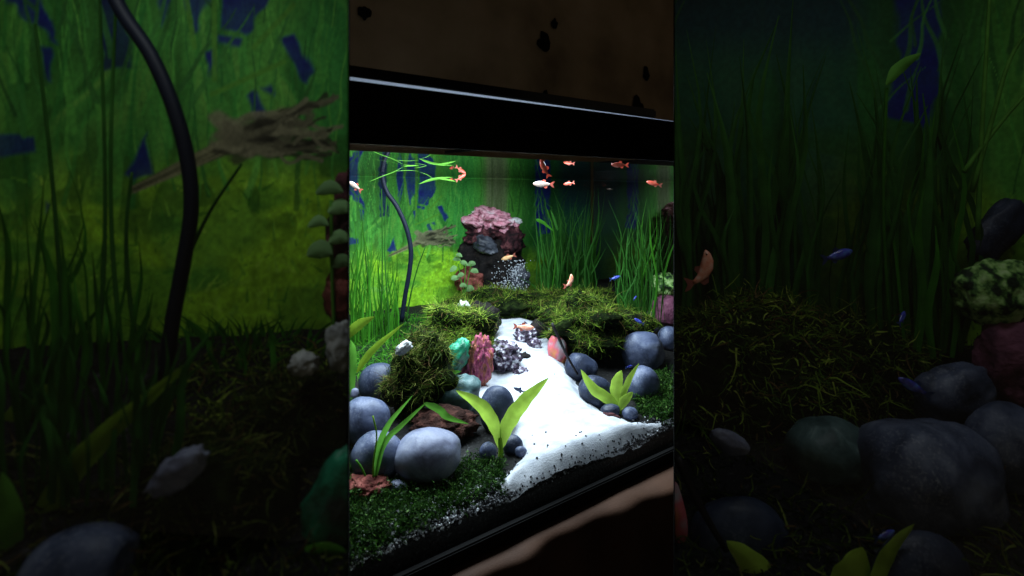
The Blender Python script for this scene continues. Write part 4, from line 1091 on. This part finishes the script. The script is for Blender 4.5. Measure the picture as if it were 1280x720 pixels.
e = empty('grass_plant', SR.gp(1230, 450), 'three long pale bent stems near the mottled rock'+IN, 'grass plant', RGG)
for c in ([(1222, 300), (1226, 190), (1232, 80), (1238, -20)], [(1215, 240), (1240, 150), (1262, 75), (1290, 30)], [(1205, 215), (1230, 180), (1262, 140), (1290, 110)]):
    tube_px('stalk', c, 3, Z(1230, .37), M['midleaf'], e, 12, .6)
e = empty('leafy_plant', SR.gp(1110, 430), 'pointed green leaf on a thin stem over the blue gap'+IN, 'plant')
leaf('leaf', [(1108, 106), (1126, 84), (1152, 66)], 15, Z(1128, .36), M['midleaf'], e, 10)
tube_px('stem', [(1112, 420), (1104, 260), (1108, 110)], 2, Z(1110, .365), M['grass'], e, 12)
moss_poly('carpet_plant', 'dark moss spread over the soil between the big stones'+IN, [(842, 420), (1290, 420), (1290, 740), (842, 740)], 2200, .011, .0006, M['moss_mix'], False, gfun=SR.gp)
b1 = rock('mossy_rock', 'dark rock under the broad moss mound'+IN, 940, 480, 130, 105, M['mossrock'], zd=Z(940, .365), rd=70, rough=.16, freq=1.8, cat='rock')
b2 = rock('mossy_rock', 'dark rock under moss beside the upright grass'+IN, 1075, 470, 80, 75, M['mossrock'], zd=Z(1075, .38), rd=50, rough=.16, freq=1.8, cat='rock')
moss_on('moss', 'broad dark moss mound'+IN, [b1], 5500, .011, .0006, M['moss'], -.5, .15)
moss_on('moss', 'small moss mound beside the upright grass'+IN, [b2], 3200, .011, .0006, M['moss'], -.5, .15)
SG = 'big stones in the very dark tank'
rock('stone', 'largest rounded grey blue stone'+IN, 1160, 602, 80, 72, M['pebble'], zd=Z(1160, .30), rd=60, rough=.15, freq=1.1, power=2.5, group=SG)
rock('stone', 'round dark blue stone below the largest one'+IN, 1152, 722, 60, 56, M['pebble_dark'], zd=Z(1152, .248), rd=30, rough=.05, group=SG)
rock('stone', 'pale slate standing above the largest stone'+IN, 1192, 492, 44, 32, M['pebble'], zd=Z(1192, .345), rd=22, rough=.15, tilt=18, power=3, freq=1.6, group=SG)
rock('stone', 'tilted blue stone right of the largest one'+IN, 1262, 560, 48, 58, M['pebble'], zd=Z(1262, .315), rd=34, rough=.1, tilt=25, group=SG)
rock('stone', 'grey green stone half under the moss'+IN, 1040, 565, 55, 40, M['pebble_teal'], zd=Z(1040, .31), rd=40, rough=.12, group=SG)
rock('stone', 'smooth dark stone by the black stick'+IN, 925, 682, 66, 60, M['pebble_dark'], zd=Z(925, .262), rd=36, rough=.05, group=SG)
rock('stone', 'dark low stone between the bigger ones'+IN, 1040, 690, 60, 54, M['pebble_dark'], zd=Z(1040, .29), rd=36, rough=.06, group=SG)
rock('stone', 'small pale chip at the moss edge'+IN, 912, 552, 26, 14, M['pebble_pale'], zd=Z(912, .275), rd=12, rough=.15, tilt=-22, group=SG)
rock('mottled_rock', 'pale lime mottled rock'+IN, 1248, 365, 52, 42, M['mottle'], zd=Z(1248, .38), rd=36, rough=.2, freq=2.2, cat='rock')
rock('mauve_rock', 'dull mauve rock below the mottled one'+IN, 1272, 450, 50, 62, M['purplepink'], zd=Z(1272, .375), rd=34, rough=.2, freq=2, cat='rock')
rock('stone', 'faint blue grey stone above the mottled rock'+IN, 1245, 290, 22, 44, M['pebble_dark'], zd=Z(1245, .43), rd=12, rough=.22, freq=1.6, tilt=-40, power=3, group=SG)
rock('shell_stone', 'red edge of a streaked stone at the side panel'+IN, 843, 640, 14, 44, M['shellstone'], zd=Z(856, .252), rd=12, rough=.12, tilt=10)
sk = tube_px('black_stick', [(846, 572), (866, 615), (886, 652), (908, 688)], 5.5, Z(880, .235), M['stick'], None, 12, .7)
tag(sk, 'thin black stick leaning on the smooth dark stone'+IN, 'stick')
e = empty('lime_leaf_plant', SR.gp(1020, 715), 'lime green leaves rising between the big stones'+IN, 'plant')
leaf('leaf', [(1000, 790), (975, 745), (940, 705), (908, 676)], 34, Z(960, .238), M['lime'], e, 16, 1, .2)
leaf('leaf', [(1062, 800), (1060, 750), (1070, 715), (1078, 684)], 44, Z(1070, .236), M['lime'], e, 16, 1, -.2)
leaf('leaf', [(1085, 790), (1096, 740), (1115, 690), (1143, 655)], 22, Z(1100, .235), M['lime'], e, 16, 1, 0)
tube_px('stem', [(1040, 800), (1042, 775)], 7, Z(1040, .24), M['olive'], e, 5)
fish('fish', 'orange pink curled fish beside the moss mound'+IN, 882, 336, 60, 68, M['fish_o'], Z(882, .34), 5, None, 1.9)
NG = 'neon blue fish in the very dark tank'
fish('neon_fish', 'neon blue fish above the moss mound'+IN, 1050, 318, 46, 14, M['fish_n'], Z(1050, .33), 10, NG, fin=M['finblue'])
fish('neon_fish', 'neon blue fish before the upright grass'+IN, 1128, 396, 26, 40, M['fish_n'], Z(1128, .345), 30, NG, fin=M['finblue'])
fish('neon_fish', 'neon blue fish above the pale slate'+IN, 1140, 482, 44, 150, M['fish_n'], Z(1140, .30), 10, NG, fin=M['finblue'])
fish('neon_fish', 'neon blue fish between the largest stone and the one below'+IN, 1108, 668, 34, 10, M['fish_n'], Z(1108, .238), 15, NG, fin=M['finblue'])
